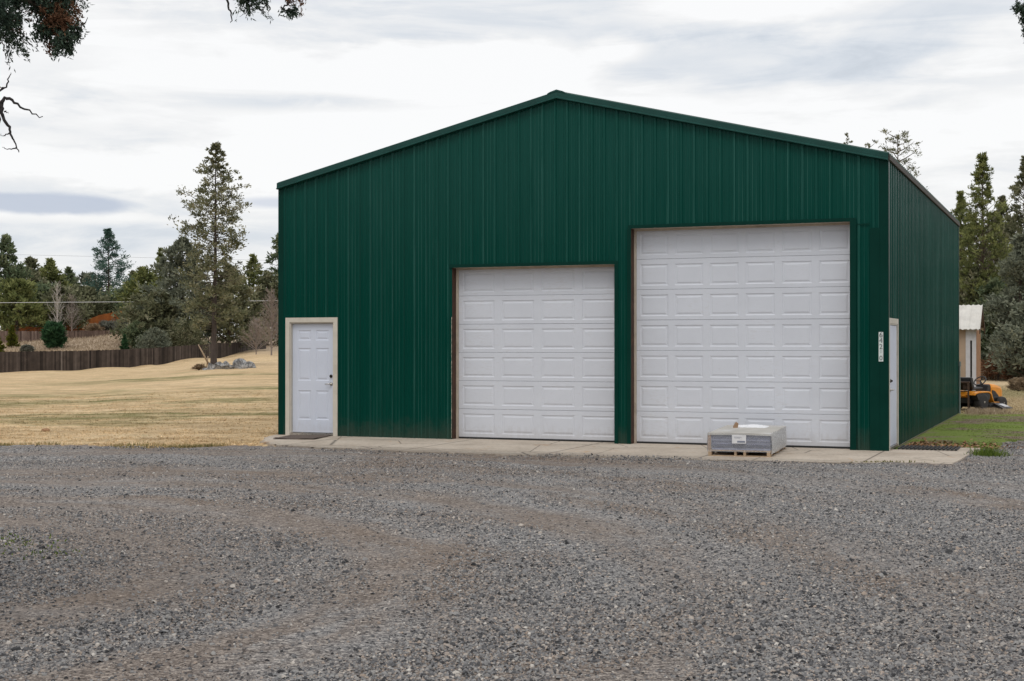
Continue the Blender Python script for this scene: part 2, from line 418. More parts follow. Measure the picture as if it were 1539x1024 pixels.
def mat_concrete():
    def fn(N):
        p = N.pos()
        a = N.noise(p, 1.1, 6, .65); b = N.noise(p, 14, 5, .7); c = N.noise(p, 90, 2, .5)
        col = N.ramp(a, [(.3, (.37, .315, .26)), (.5, (.48, .415, .345)), (.72, (.54, .48, .41))])
        col = N.mix(1, col, N.maprange(b, .3, .7, .82, 1.14, False), 'MULTIPLY')
        col = N.mix(N.maprange(c, .60, .72, 0, .6), col, (.12, .105, .09))
        stain = N.maprange(N.noise(N.scalev(p, (1, .5, 1)), 2.3, 5, .6, 1), .60, .74, 0, .55)
        col = N.mix(stain, col, (.42, .25, .13))
        px_, py_, pz_ = N.sep(p); qx = N.m('SUBTRACT', px_, BL[0]); qy = N.m('SUBTRACT', py_, BL[1])
        uu = N.m('SUBTRACT', N.m('MULTIPLY', qx, cs), N.m('MULTIPLY', qy, sn)); vv = N.m('ADD', N.m('MULTIPLY', qx, sn), N.m('MULTIPLY', qy, cs))
        jd = N.m('ABSOLUTE', N.m('SUBTRACT', N.m('FRACT', N.m('DIVIDE', N.m('SUBTRACT', uu, .35), 2.42)), .5))
        wob = N.m('MULTIPLY', N.m('SUBTRACT', N.noise(p, 6, 4, .6), .5), .06)
        edge_ = N.m('ABSOLUTE', N.m('ADD', N.m('ADD', vv, 2.28), N.m('MULTIPLY', wob, 3)))
        jn = N.m('MAXIMUM', N.maprange(jd, .010, .004), N.m('MULTIPLY', N.maprange(edge_, .035, .012), N.maprange(a, .42, .5)))
        col = N.mix(N.m('MULTIPLY', jn, .75), col, (.10, .085, .07))
        grime = N.maprange(N.m('ADD', vv, N.m('MULTIPLY', N.m('SUBTRACT', b, .5), 1.2)), -1.9, -2.8, 0, .55)
        col = N.mix(grime, col, (.22, .19, .16))
        # hairline cracks
        cr = N.voro(p, .55, 'DISTANCE_TO_EDGE'); pw = N.m('ADD', cr, N.m('MULTIPLY', N.m('SUBTRACT', b, .5), .03))
        col = N.mix(N.maprange(pw, .008, .002, 0, .75), col, (.09, .08, .07))
        return {'Base Color': col, 'Roughness': .9, 'Specular IOR Level': .2, 'Normal': N.bump(N.m('ADD', b, c), .4, .01)}
    return material('concrete', fn)
M = {}
M['ground'] = mat_ground(); M['lawnblade'] = mat_ground('lawn_blades', True); M['gravel'] = mat_gravel(); M['concrete'] = mat_concrete()

def build_ground():
    rad = np.concatenate([[0.001], np.geomspace(2.5, 34, 40), np.linspace(35, 160, 110), np.geomspace(168, 2600, 26)])
    ang = np.concatenate([np.linspace(-180, -32, 60, endpoint=False), np.linspace(-32, 32, 190), np.linspace(32, 180, 60, endpoint=False)[1:]])*math.pi/180
    A, Rr = np.meshgrid(ang, rad)
    x = Rr*np.sin(A); y = Rr*np.cos(A); z = H(x, y)
    z = z - .07*np.clip((gbound(x)-.25-y)/.3, 0, 1)*(np.abs(x) < 58)*(y > -24)
    V = np.stack([x, y, z], -1).reshape(-1, 3); na = len(ang); nr = len(rad)
    i = np.arange(nr-1)[:, None]*na; j = np.arange(na)[None, :]; j2 = (j+1) % na
    q = np.stack([i+j, i+j2, i+na+j2, i+na+j], -1).reshape(-1, 4)[:, ::-1]
    o = indexed('ground', V, q, None, M['ground'], smooth=True); tag(o, kind='structure')
build_ground()
def build_gravel():
    xs = np.concatenate([np.linspace(-60, -14, 80, endpoint=False), np.linspace(-14, 14, 560, endpoint=False), np.linspace(14, 60, 80)])
    ts = np.concatenate([np.linspace(0, .45, 20, endpoint=False), np.linspace(.45, 1, 90)])
    X, T = np.meshgrid(xs, ts)
    yb = gbound(X); yb = yb + .09*np.sin(X*27)+.05*np.sin(X*41+2)
    Y = -25 + (yb+25)*T
    ruts = .012*np.sin((Y*.9+X*.35)*2.2+np.sin(X*.3)*2) + .010*np.sin(X*1.7+Y*.8) + .008*np.sin(X*3.1-Y*2.3)
    edge = np.clip((1-T)/.02, 0, 1)
    uu, vv = w2b(X, Y); Z = H(X, Y) + .006 + (.014+ruts)*edge - .07*((uu > 1.2) & (uu < 12.3) & (vv > -2.15))
    V = np.stack([X, Y, Z], -1).reshape(-1, 3); nx = len(xs)
    i = np.arange(len(ts)-1)[:, None]*nx; j = np.arange(nx-1)[None, :]
    q = np.stack([i+j, i+j+1, i+nx+j+1, i+nx+j], -1).reshape(-1, 4)
    o = indexed('gravel_yard', V, q, None, M['gravel'], smooth=True); tag(o, kind='structure')
    return X, Y, Z
build_gravel()
def grz(X, Y):
    ruts = .012*np.sin((Y*.9+X*.35)*2.2+np.sin(X*.3)*2) + .010*np.sin(X*1.7+Y*.8) + .008*np.sin(X*3.1-Y*2.3)
    return H(X, Y)+.02+ruts

# ---- loose crushed stone lying on the yard (uncountable)
def stones():
    n = 520000
    # density falls with distance
    d = 6.0 + 19*rng.random(n)**2.0
    a = (rng.random(n)-.5)*.86
    X = a*d; Y = d
    keep = (Y < gbound(X)-.02)
    # patchy: thinner where tyres have pressed the dirt
    rr0 = np.hypot(X+6, Y-10.5)
    ringd = np.min([np.abs(rr0-q)/.85 for q in (3.4, 5.1, 7.4, 8.9, 12.2, 13.8)], 0)
    pn = .6*np.sin(X*.8+Y*.35)*np.sin(Y*.6-X*.22)+.4*np.sin(X*2.1)*np.sin(Y*1.7) + np.where(ringd < 1, -1.9*(1-ringd)*np.where(X > 1, .6, 1), .35)
    keep &= rng.random(n) < np.clip(.85+.5*pn, .06, 1)
    u, v = w2b(X, Y); keep &= ~((u > 1.0) & (u < 12.5) & (v > -2.55))
    X, Y = X[keep], Y[keep]; n = len(X)
    s = .0048*np.exp(.42*rng.standard_normal(n)); s = np.clip(s, .003, .022)
    big = rng.random(n) < .006; s = np.minimum(np.where(big, s*1.6, s), .020)
    cube = np.array([[-1,-1,-.6],[1,-1,-.6],[1,1,-.6],[-1,1,-.6],[-1,-1,.6],[1,-1,.6],[1,1,.6],[-1,1,.6]], float)
    P = cube[None]*(1+.38*(rng.random((n, 8, 3))-.5)*2)
    P[:, 4:, :2] *= .72
    P *= (s[:, None]*np.stack([np.ones(n)*1.1, .6+.5*rng.random(n), .75+.5*rng.random(n)], -1))[:, None, :]
    ax, ay, az = (rng.random(n)-.5)*1.5, (rng.random(n)-.5)*1.5, rng.random(n)*6.283
    def rot(P, a, i, j):
        c, q = np.cos(a)[:, None], np.sin(a)[:, None]
        x, y = P[:, :, i].copy(), P[:, :, j].copy()
        P[:, :, i] = c*x-q*y; P[:, :, j] = q*x+c*y
    rot(P, ax, 1, 2); rot(P, ay, 0, 2); rot(P, az, 0, 1)
    P[:, :, 0] += X[:, None]; P[:, :, 1] += Y[:, None]; P[:, :, 2] += (grz(X, Y)+s*.22)[:, None]
    q = np.array([[4,5,6,7],[0,1,5,4],[1,2,6,5],[2,3,7,6],[3,0,4,7]])
    Fc = (np.arange(n)[:, None, None]*8+q[None]).reshape(-1, 4)
    t = np.repeat(rng.random(n), 5)
    m = tinted('loose_stone', [(0, (.024, .024, .026)), (.25, (.095, .095, .100)), (.55, (.205, .202, .204)), (.82, (.31, .30, .29)), (.94, (.35, .28, .23)), (1, (.55, .52, .48))], .85, .15, 60)
    o = indexed('loose_gravel', P.reshape(-1, 3), Fc, t, m)
    tag(o, 'loose grey crushed stones scattered over the gravel yard', 'gravel', kind='stuff')
stones()

# ------------------------------------------------------------------ barn
def mat_steel():
    def fn(N):
        p = N.obj()
        a = N.noise(N.scalev(p, (1.2, 1.2, .25)), 1.3, 5, .6); b = N.noise(N.scalev(p, (9, 9, .6)), 2, 4, .6)
        col = N.mix(a, (.0004, .0375, .0270), (.0006, .049, .0355))
        x, y, z = N.sep(p)
        upper_mix = N.maprange(N.m('ADD', z, N.m('MULTIPLY', N.m('SUBTRACT', b, .5), 1.6)), .2, 5.8)   # paler green towards the top, broken by noise
        col = N.mix(N.m('MULTIPLY', N.m('MULTIPLY', upper_mix, upper_mix), .62), col, (.009, .072, .057))
        rib_glint = N.m('MULTIPLY', N.attr('tint'), N.maprange(N.noise(N.scalev(p, (4, 4, .35)), 2.2, 4, .6), .3, .65, .25, 1.0))  # glints painted as paler strips on rib edges; screw heads share the tone
        col = N.mix(N.m('MULTIPLY', rib_glint, .8), col, (.060, .175, .150))
        r = N.maprange(b, .3, .7, .13, .22, False)
        mud = N.m('MULTIPLY', N.maprange(N.m('ADD', z, N.m('MULTIPLY', N.m('SUBTRACT', N.noise(p, 5, 5, .7), .5), .7)), .42, .0), .30)
        col = N.mix(mud, col, (.085, .075, .060))
        h = N.m('ADD', N.m('MULTIPLY', N.noise(N.scalev(p, (2.5, 2.5, .5)), 1.5, 3, .5), 1), N.m('MULTIPLY', b, .12))
        return {'Base Color': col, 'Roughness': r, 'Specular IOR Level': .07, 'Normal': N.bump(h, .2, .03)}
    return material('green_painted_steel', fn)
M['steel'] = mat_steel()
M['trim'] = simple('green_trim', (.009, .054, .045), .42, .15, 3, spec=.2)
M['trimlow'] = simple('green_corner_trim', (.0008, .031, .0225), .4, .12, 2, spec=.1)
M['eave'] = simple('weathered_brown_eave', (.050, .040, .034), .75, .25, 5)
M['roof'] = simple('green_roof_sheet', (.012, .058, .047), .5, .15, 2)
M['cream'] = simple('cream_trim_paint', (.56, .52, .45), .6, .08, 5, dirt=((.30, .25, .18), .35))
M['jambwood'] = simple('raw_red_brown_wood', (.055, .023, .012), .85, .5, 7, bump=.4, bscale=30)
M['stop'] = simple('weathered_door_stop', (.50, .43, .35), .7, .12, 6, dirt=((.22, .16, .10), .5))
def mat_doorwhite(name, base, dirt):
    def fn(N):
        p = N.obj(); x, y, z = N.sep(p)
        a = N.noise(p, 1.2, 6, .65); b = N.noise(N.scalev(p, (3, 3, 12)), 3, 5, .7)
        col = N.mix(1, base, N.maprange(a, .3, .7, .95, 1.04, False), 'MULTIPLY')
        # dust film and streaks on the panels
        d = N.m('MULTIPLY', N.maprange(N.m('ADD', N.m('MULTIPLY', b, .6), N.m('MULTIPLY', a, .4)), .52, .66), dirt)
        col = N.mix(d, col, (.40, .36, .32))
        gr_ = N.maprange(N.m('ADD', z, N.m('MULTIPLY', N.m('SUBTRACT', N.noise(N.scalev(p, (5, 5, 2)), 3, 5, .7), .5), .55)),   .30, .02, 0, .25)
        col = N.mix(gr_, col, (.30, .26, .215))
        spots = N.maprange(N.voro(p, 3.1), .02, .012, 0, .7)
        col = N.mix(N.m('MULTIPLY', spots, N.maprange(N.noise(p, 1.7, 1), .55, .6)), col, (.2, .16, .12))
        h = N.m('ADD', N.noise(N.scalev(p, (1, 1, 14)), 30, 3, .6), N.m('MULTIPLY', a, .5))
        return {'Base Color': col, 'Roughness': .48, 'Specular IOR Level': .4, 'Normal': N.bump(h, .12, .004)}
    return material(name, fn)
M['ohd'] = mat_doorwhite('white_overhead_door', (.605, .63, .69), .18)
M['entry'] = mat_doorwhite('white_entry_door', (.585, .63, .735), .06)
M['chrome'] = simple('brushed_metal', (.55, .53, .50), .3, .1, 20, metal=1)
M['darkmetal'] = simple('dark_bronze_metal', (.05, .045, .04), .4, .1, 20, metal=.8)
M['black'] = simple('black_rubber', (.018, .018, .019), .75, .2, 12)
M['dark'] = simple('dark_interior', (.02, .018, .016), .9, .1, 2)

barn = thing('metal_barn', 'large dark green corrugated steel shop building with two white overhead doors', 'barn', (BL[0], BL[1], 0), -TH)
HALF = BW/2; ZE = 4.70; ZP = 6.06
def gable(u): return ZE + (ZP-ZE)*(1-abs(u-HALF)/HALF)
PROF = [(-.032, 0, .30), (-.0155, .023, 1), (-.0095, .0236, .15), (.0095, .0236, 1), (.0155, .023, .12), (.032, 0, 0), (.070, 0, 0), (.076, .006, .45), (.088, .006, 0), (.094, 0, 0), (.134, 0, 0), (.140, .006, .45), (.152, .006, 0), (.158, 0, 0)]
PITCH = .2286
def corrugate(mb, length, top, openings, place, off=.10):
    """profile points carry how strong a glint is painted on the strip after them"""
    us = [(0.0, 0.0, 0.0)]; k = 0; rr = random.Random(int(length*100)); done = False
    while not done:
        w1, w2 = rr.random()**1.5, rr.random()**1.5; pan = rr.uniform(0, .035)
        for q, (du, n, t) in enumerate(PROF):
            u = off + k*PITCH + du
            if u <= 0: continue
            if u >= length: done = True; break
            us.append((u, n, t*(w1 if q < 3 else w2) + pan))
        k += 1
    us.append((length, 0.0, 0.0))
    cuts = sorted({c for o in openings for c in o[:2]} | ({HALF} if length == BW else set()))
    U = np.array([a for a, _, _ in us]); NN = np.array([b for _, b, _ in us]); TT = [t for _, _, t in us]
    allu = sorted(set(U.tolist()) | set(cuts))
    pts = [(u, float(np.interp(u, U, NN))) for u in allu]
    for (a, na), (b, nb) in zip(pts[:-1], pts[1:]):
        if b-a < 1e-6: continue
        mid = (a+b)/2; t = TT[max(0, int(np.searchsorted(U, mid))-1)]
        ops = sorted([(o[2], o[3]) for o in openings if o[0] < mid < o[1]])
        lo = 0.0; spans = []
        for z0, z1 in ops:
            if z0 > lo+1e-6: spans.append((lo, z0, z0))
            lo = z1
        spans.append((lo, top(a), top(b)))
        for zl, ta, tb in spans:
            mb.face([place(a, na, zl), place(b, nb, zl), place(b, nb, tb), place(a, na, ta)], t)
SM = (3.600, 6.690, 0, 3.105); LG = (6.985, 10.700, 0, 3.712)
ED = (.215, 1.185, 0, 2.150); SD = (.105, 1.175, 0, 2.07)
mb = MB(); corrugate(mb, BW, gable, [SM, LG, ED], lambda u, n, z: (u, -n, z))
for zr in (.12, .95, 1.8, 2.65, 3.5, 4.3, 5.0):
    for k in range(50):
        for du in (.047, -.047):
            u = .10+k*PITCH+du
            if not (.1 < u < BW-.13) or zr > gable(u)-.1 or any(o[0]-.12 < u < o[1]+.12 and zr < o[3]+.12 for o in (SM, LG, ED)): continue
            mb.box(u-.006, -.007, zr-.006, u+.006, -.0005, zr+.006, .30)
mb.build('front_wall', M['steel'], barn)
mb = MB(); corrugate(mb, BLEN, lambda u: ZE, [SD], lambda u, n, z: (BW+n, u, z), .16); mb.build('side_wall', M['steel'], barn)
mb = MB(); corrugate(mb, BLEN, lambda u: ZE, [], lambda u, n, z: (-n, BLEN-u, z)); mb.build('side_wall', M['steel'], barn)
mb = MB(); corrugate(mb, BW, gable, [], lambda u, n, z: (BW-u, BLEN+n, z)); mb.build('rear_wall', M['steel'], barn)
# roof: two ribbed slopes with thickness, ridge cap, rake fascia, eave edge
SL = math.hypot(HALF, ZP-ZE); nx_, nz_ = -(ZP-ZE)/SL, HALF/SL
OVX = .022; OVY = .075
for sgn in (-1, 1):
    mb = MB()
    def rp(s, v, n):       # s along slope from eave overhang to ridge
        u = -OVX + (HALF+OVX)*s; z = ZE + (ZP-ZE)*(u/HALF) + .035
        x = u + nx_*n; zz = z + nz_*n
        return (x, v, zz) if sgn < 0 else (BW-x, v, zz)
    v = -OVY+.012; rows = []
    while v < BLEN+OVY:
        for dv, n, _ in (PROF[0], PROF[1], PROF[4], PROF[5]): rows.append((v+.06+dv, n))
        v += PITCH
    rows = [(-OVY+.012, 0)] + [r for r in rows if r[0] < BLEN+OVY-.02] + [(BLEN+OVY-.012, 0)]
    for (a, na), (b, nb) in zip(rows[:-1], rows[1:]):
        mb.face([rp(0, a, na+.06), rp(1, a, na+.06), rp(1, b, nb+.06), rp(0, b, nb+.06)])
        mb.face([rp(0, a, 0), rp(0, b, 0), rp(1, b, 0), rp(1, a, 0)])
        mb.face([rp(0, a, 0), rp(0, a, na+.06), rp(0, b, nb+.06), rp(0, b, 0)])
    ro = mb.build('roof', M['roof'], barn)
    if sgn > 0:
        rc = MB()
        for q in (-1, 1):
            def cp(d, n, vv): # d: distance from ridge
                return (HALF+q*d*HALF/SL, vv, ZP+.035+.062 - d*(ZP-ZE)/SL + n)
            pts = [(0, .034), (.12, .028), (.17, .016), (.18, .002)]
            for (d0, n0), (d1, n1) in zip(pts[:-1], pts[1:]):
                rc.face([cp(d0, n0, -OVY-.018), cp(d1, n1, -OVY-.018), cp(d1, n1, BLEN+OVY+.02), cp(d0, n0, BLEN+OVY+.02)])
                rc.face([cp(d0, n0, -OVY-.018), cp(d1, n1, -OVY-.018), cp(d1, 0, -OVY-.018), cp(d0, 0, -OVY-.018)])
        rc.build('ridge_cap', M['trim'], ro)
    # rake fascia (front): broad band with a hemmed lower lip
    for vf, dn in ((-OVY, -1), (BLEN+OVY, 1)):
        mb = MB()
        def fp(u, dz, vv): 
            z = ZE + (ZP-ZE)*(u/HALF) + dz; return (u, vv, z) if sgn < 0 else (BW-u, vv, z)
        u0 = -OVX-.004; u1 = HALF
        sec = [(vf, .100), (vf+dn*.010, .096), (vf+dn*.013, .008), (vf+dn*.036, -.008), (vf+dn*.036, -.020), (vf+dn*.006, -.026), (vf-dn*.055, -.026), (vf-dn*.055, .10)]
        for (va, za), (vb, zb) in zip(sec, sec[1:]+sec[:1]):
            mb.face([fp(u0, za, va), fp(u1, za, va), fp(u1, zb, vb), fp(u0, zb, vb)])
        mb.face([fp(u0, zz, vv) for vv, zz in sec])
        mb.build('rake_trim', M['trim'], barn)
    # eave edge
    mb = MB(); ue = -OVX-.006
    sec = [(ue, .055), (ue-.018, .045), (ue-.026, -.040), (ue-.014, -.048), (ue+.012, -.042), (ue+.018, -.042), (ue+.018, -.01)]
    zoff = ZE - (ZP-ZE)*OVX/HALF + .03
    mb.prism([((a if sgn < 0 else BW-a), b+zoff) for a, b in sec], 1, -OVY+.03, BLEN+OVY-.03)
    mb.build('eave_trim', M['eave'], barn)
# corner trims, opening trims
for (x0, x1, y0, y1) in ((-.024, .105, -.027, -.021), (-.028, -.022, -.026, .10)):
    pass
mb = MB(); mb.box(-.027, -.027, 0, .085, -.0205, ZE-.012); mb.box(-.027, -.0205, 0, -.0205, .09, ZE-.012); mb.build('corner_trim', M['trimlow'], barn)
mb = MB(); mb.box(BW-.115, -.027, 0, BW+.027, -.0205, ZE-.012); mb.box(BW+.0205, -.0205, 0, BW+.027, .095, ZE-.012); mb.build('corner_trim', M['trimlow'], barn)
mb = MB(); mb.box(BW+.0205, BLEN-.09, 0, BW+.027, BLEN+.027, ZE-.02); mb.build('corner_trim', M['trimlow'], barn)
# flat filler sheets on the pillar between the tall door and the corner, lapped below the door head
mb = MB(); mb.box(10.70, -.031, 0, 10.80, -.0205, 3.715); mb.box(11.02, -.030, 0, BW-.116, -.0205, 3.60); mb.box(10.802, -.0285, 3.655, 11.018, -.0205, 3.675)
mb.build('pillar_trim', M['trimlow'], barn)
mb = MB(); mb.box(6.69, -.029, 0, 6.755, -.0205, 3.105); mb.box(6.92, -.029, 0, 6.985, -.0205, 3.712); mb.build('pillar_trim', M['trimlow'], barn)
mb = MB(); mb.box(3.55, -.026, 3.105, 6.755, -.0205, 3.165); mb.build('head_trim', M['trimlow'], barn)
mb = MB(); mb.box(6.935, -.026, 3.713, 10.80, -.0205, 3.772); mb.build('head_trim', M['trimlow'], barn)
# ragged torn edge of house wrap left of the lower opening, one strip
mb = MB(); zz_ = [0.02+.03*k for k in range(74)]
lft = [(SM[0]-.0035, z) for z in zz_]; rgt_ = [(SM[0]-.002+abs(random.gauss(.0005, .0045)), z) for z in zz_]
mb.prism(lft + rgt_[::-1], 1, -.0255, -.0235)
mb.build('torn_edge', M['stop'], barn)

REC = .24
def panel_door(name, op, rows, cols, zs, u_margin, gap, pz):
    """sectional door: sections are sub-parts"""
    u0, u1 = op[0]+.015, op[1]+.05
    dr = bpy.data.objects.new(name, None); link(dr, barn)
    return u0, u1, dr
def emboss(mb, r, v0):
    """r=(u0,u1,z0,z1) raised panel pressed in a sheet whose face lies at v0 (outward is -v)"""
    rings = [(0, 0), (.015, .0085), (.032, .0085), (.056, .001)]
    prev = None
    for ins, dv in rings:
        a = [(r[0]+ins, v0+dv, r[2]+ins), (r[1]-ins, v0+dv, r[2]+ins), (r[1]-ins, v0+dv, r[3]-ins), (r[0]+ins, v0+dv, r[3]-ins)]
        if prev:
            for i in range(4):
                j = (i+1) % 4; mb.face([prev[i], prev[j], a[j], a[i]])
        prev = a
    mb.face(prev)
def sheet(mb, u0, u1, z0, z1, rects, v0, thick=.04, lip=.004):
    us = sorted({u0, u1} | {r[0] for r in rects} | {r[1] for r in rects}); zs = sorted({z0, z1} | {r[2] for r in rects} | {r[3] for r in rects})
    for a, b in zip(us[:-1], us[1:]):
        for c, d in zip(zs[:-1], zs[1:]):
            um, zm = (a+b)/2, (c+d)/2
            if any(r[0] < um < r[1] and r[2] < zm < r[3] for r in rects): continue
            mb.face([(a, v0, c), (b, v0, c), (b, v0, d), (a, v0, d)])
    for r in rects: emboss(mb, r, v0)
    # rounded lips and edges
    mb.face([(u0, v0, z1), (u1, v0, z1), (u1, v0+lip, z1+lip), (u0, v0+lip, z1+lip)])
    mb.face([(u0, v0+lip, z1+lip), (u1, v0+lip, z1+lip), (u1, v0+thick, z1+lip), (u0, v0+thick, z1+lip)])
    mb.face([(u0, v0, z0), (u1, v0, z0), (u1, v0+lip, z0-lip*.2), (u0, v0+lip, z0-lip*.2)])
    mb.face([(u0, v0+lip, z0-lip*.2), (u1, v0+lip, z0-lip*.2), (u1, v0+thick, z0-lip*.2), (u0, v0+thick, z0-lip*.2)])
    mb.face([(u0, v0+thick, z0), (u1, v0+thick, z0), (u1, v0+thick, z1+lip), (u0, v0+thick, z1+lip)])
    for u in (u0, u1): mb.face([(u, v0, z0), (u, v0, z1), (u, v0+thick, z1+lip), (u, v0+thick, z0)])
def overhead(op, nsec, ncol, label):
    u0, u1 = op[0]-.02, op[1]+.06
    dr = bpy.data.objects.new('overhead_door', None); link(dr, barn); dr['label'] = label
    ztop = op[3]+.01; zb = .03; hs = (ztop-zb)/nsec
    w = (op[1]-op[0]); 
    pw_tot = w/ncol
    for k in range(nsec):
        a = zb+k*hs; b = a+hs
        rects = []
        for c in range(ncol):
            cu = op[0] + .035 + (w-.02)*(c+.5)/ncol
            hw = pw_tot*.405
            rects.append((cu-hw, cu+hw, a+hs*.13, b-hs*.17))
        mb = MB(); sheet(mb, u0, u1, a+.003, b-.0065, rects, REC + random.uniform(-.0015, .0015))
        mb.build('door_section', M['ohd'], dr)
    mb = MB(); mb.box(u0, REC-.008, .0005, u1, REC+.035, .033); mb.build('bottom_seal', M['black'], dr)
    # wooden jambs, head, stops
    mb = MB(); mb.box(op[0]-.055, .002, 0, op[0]-.002, REC-.004, op[3]+.05); mb.build('side_jamb', M['jambwood'], barn)
    mb = MB(); mb.box(op[1]+.002, .002, 0, op[1]+.045, REC-.004, op[3]+.05); mb.build('side_jamb', M['jambwood'], barn)
    mb = MB(); mb.box(op[0]-.0015, .002, op[3]+.0015, op[1]+.0015, REC-.004, op[3]+.05); mb.build('head_jamb', M['stop'], barn)
    mb = MB(); mb.box(op[0]-.0015, REC-.065, 0.002, op[0]+.028, REC-.006, op[3]-.0305); mb.build('door_stop', M['stop'], barn)
    mb = MB(); mb.box(op[0]-.0015, REC-.065, op[3]-.030, op[1]-.001, REC-.006, op[3]+.001); mb.build('door_stop', M['stop'], barn)
    mb = MB(); mb.box(op[1]-.022, REC-.065, 0.002, op[1]+.0015, REC-.006, op[3]-.0305); mb.build('door_stop', M['stop'], barn)
    # green return flange of the cladding, right and left of the opening
    return dr
overhead(SM, 6, 4, 'shorter white overhead door')
overhead(LG, 7, 6, 'taller white overhead door')

def six_panel(parent_name, place, w, h, mat, z0, v0, flush=False):
    mb = MB()
    st = .115; mid = .10; pwid = (w-2*st-mid)/2
    rects = []
    for c in (0, 1):
        a = st+c*(pwid+mid)
        for zz0, zz1 in ((.115*h, .385*h), (.475*h, .775*h), (.845*h, .94*h)):
            rects.append((a, a+pwid, z0+zz0, z0+zz1))
    sheet(mb, 0, w, z0, z0+h-.006, [] if flush else rects, v0, .042, .004)
    return mb.build('entry_door', mat, barn, xf=place)
def doorset(op, place, handed, label, slab=.045, proud=.040):
    """place maps (u,v,z)->barn local; cream casing proud of the wall, slab set back"""
    u0, u1, _, zt = op
    tw = .075
    mb = MB()
    mb.box(u0-tw, -proud, .0, u0+.012, -.024, zt+tw); mb.box(u1-.012, -proud, 0, u1+tw, -.024, zt+tw); mb.box(u0+.0125, -proud, zt-.012, u1-.0125, -.024, zt+tw)
    # jamb liner
    mb.box(u0, -.0205, 0, u0+.030, .115, zt); mb.box(u1-.030, -.0205, 0, u1, .115, zt); mb.box(u0+.0305, -.0205, zt-.034, u1-.0305, .115, zt)
    fr = mb.build('door_frame', M['cream'], barn, xf=place)
    w = (u1-u0)-.066; h = zt-.034-.055-.003
    d = six_panel('entry_door', lambda p: place((u0+.033+p[0], p[1], p[2])), w, h, M['entry'], .055, slab, handed < 0)
    d['label'] = label
    mb = MB(); mb.box(u0+.031, -.035, .004, u1-.031, .10, .046); mb.build('threshold', M['chrome'], d, xf=place)
    hx = (u1-.033-.07) if handed > 0 else (u0+.033+.19)
    if handed < 0:
        mb = MB(); mb.box(u0+.034, slab-.004, .06, u0+.135, slab-.0005, zt-.045); mb.build('shadow_gap', M['dark'], d, xf=place)  # dark strip standing in for the shadow gap beside the jamb
    mb = MB(); mb.lathe([(.032, slab-.001), (.032, slab-.009), (.012, slab-.011), (.012, slab-.045)], 14, (hx, 0, .975), 'y')
    mb.tube([(hx, slab-.041, .975), (hx-.03*handed, slab-.049, .975), (hx-.105*handed, slab-.049, .972)], [.010, .010, .008], 8)
    mb.build('handle', M['chrome'], d, True, xf=place)
    mb = MB(); mb.lathe([(.030, slab-.001), (.030, slab-.015), (.018, slab-.019), (.016, slab-.023)], 14, (hx, 0, 1.12), 'y')
    mb.box(hx-.004, slab-.037, 1.105, hx+.004, slab-.021, 1.135); mb.build('deadbolt', M['darkmetal'], d, xf=place)
    # dark space behind
    return fr
doorset(ED, lambda p: p, 1, 'white six panel door in the front wall')
doorset(SD, lambda p: (BW-p[1], p[0], p[2]), -1, 'narrow looking white door in the side wall', -.008, .030)
# a length of conduit by the rear corner
mb = MB(); mb.tube([(BW+.055, BLEN-.22, 0), (BW+.055, BLEN-.22, 1.20)], .020, 8); mb.tube([(BW+.055, BLEN-.22, 1.18), (BW+.055, BLEN-.22, 1.30)], .034, 8)
o = mb.build('metal_pipe', simple('galvanised_grey', (.16, .19, .18), .5, .15, 8), None, xf=lambda p: b2w(p[0], p[1], p[2]))
tag(o, 'grey metal pipe standing at the rear corner of the green barn', 'pipe')

# concrete apron
def apron():
    edge = [(-.03, .35), (-.05, -.10), (.12, -.7), (.42, -1.25), (.66, -1.75), (1.35, -2.42), (2.4, -2.72), (4.2, -2.92), (6.24, -2.92), (9, -2.82), (11, -2.55), (12.47, -2.28), (12.64, 1.24), (11.4, 1.24), (11.4, .4)]
    pts = []
    for (a, b), (c, d) in zip(edge[:-1], edge[1:]):
        L = math.hypot(c-a, d-b); n = max(1, int(L/.07))
        rough = .07 if (b < -.3 and a < 11.5) else .006
        for k in range(n):
            t = k/n; pts.append((a+(c-a)*t+random.gauss(0, rough*.5), b+(d-b)*t+random.gauss(0, rough*.6)))
    pts.append(edge[-1])
    bm = bmesh.new()
    top = [bm.verts.new(b2w(u, v, 0.0)) for u, v in pts]
    f = bm.faces.new(top)
    bot = [bm.verts.new(b2w(u+random.gauss(0, .01), v+random.gauss(0, .01), -.16)) for u, v in pts]
    for i in range(len(pts)):
        j = (i+1) % len(pts); bm.faces.new([top[i], top[j], bot[j], bot[i]])
    bmesh.ops.recalc_face_normals(bm, faces=bm.faces)
    bmesh.ops.triangulate(bm, faces=[f])
    me = bpy.data.meshes.new('concrete_apron'); bm.to_mesh(me); bm.free(); me.materials.append(M['concrete'])
    o = bpy.data.objects.new('pavement', me); link(o); tag(o, kind='structure')
apron()
# barn floor
mb = MB(); mb.box(.02, .36, -.1, BW-.02, BLEN-.02, -.004); mb.build('floor_slab', M['concrete'], barn)

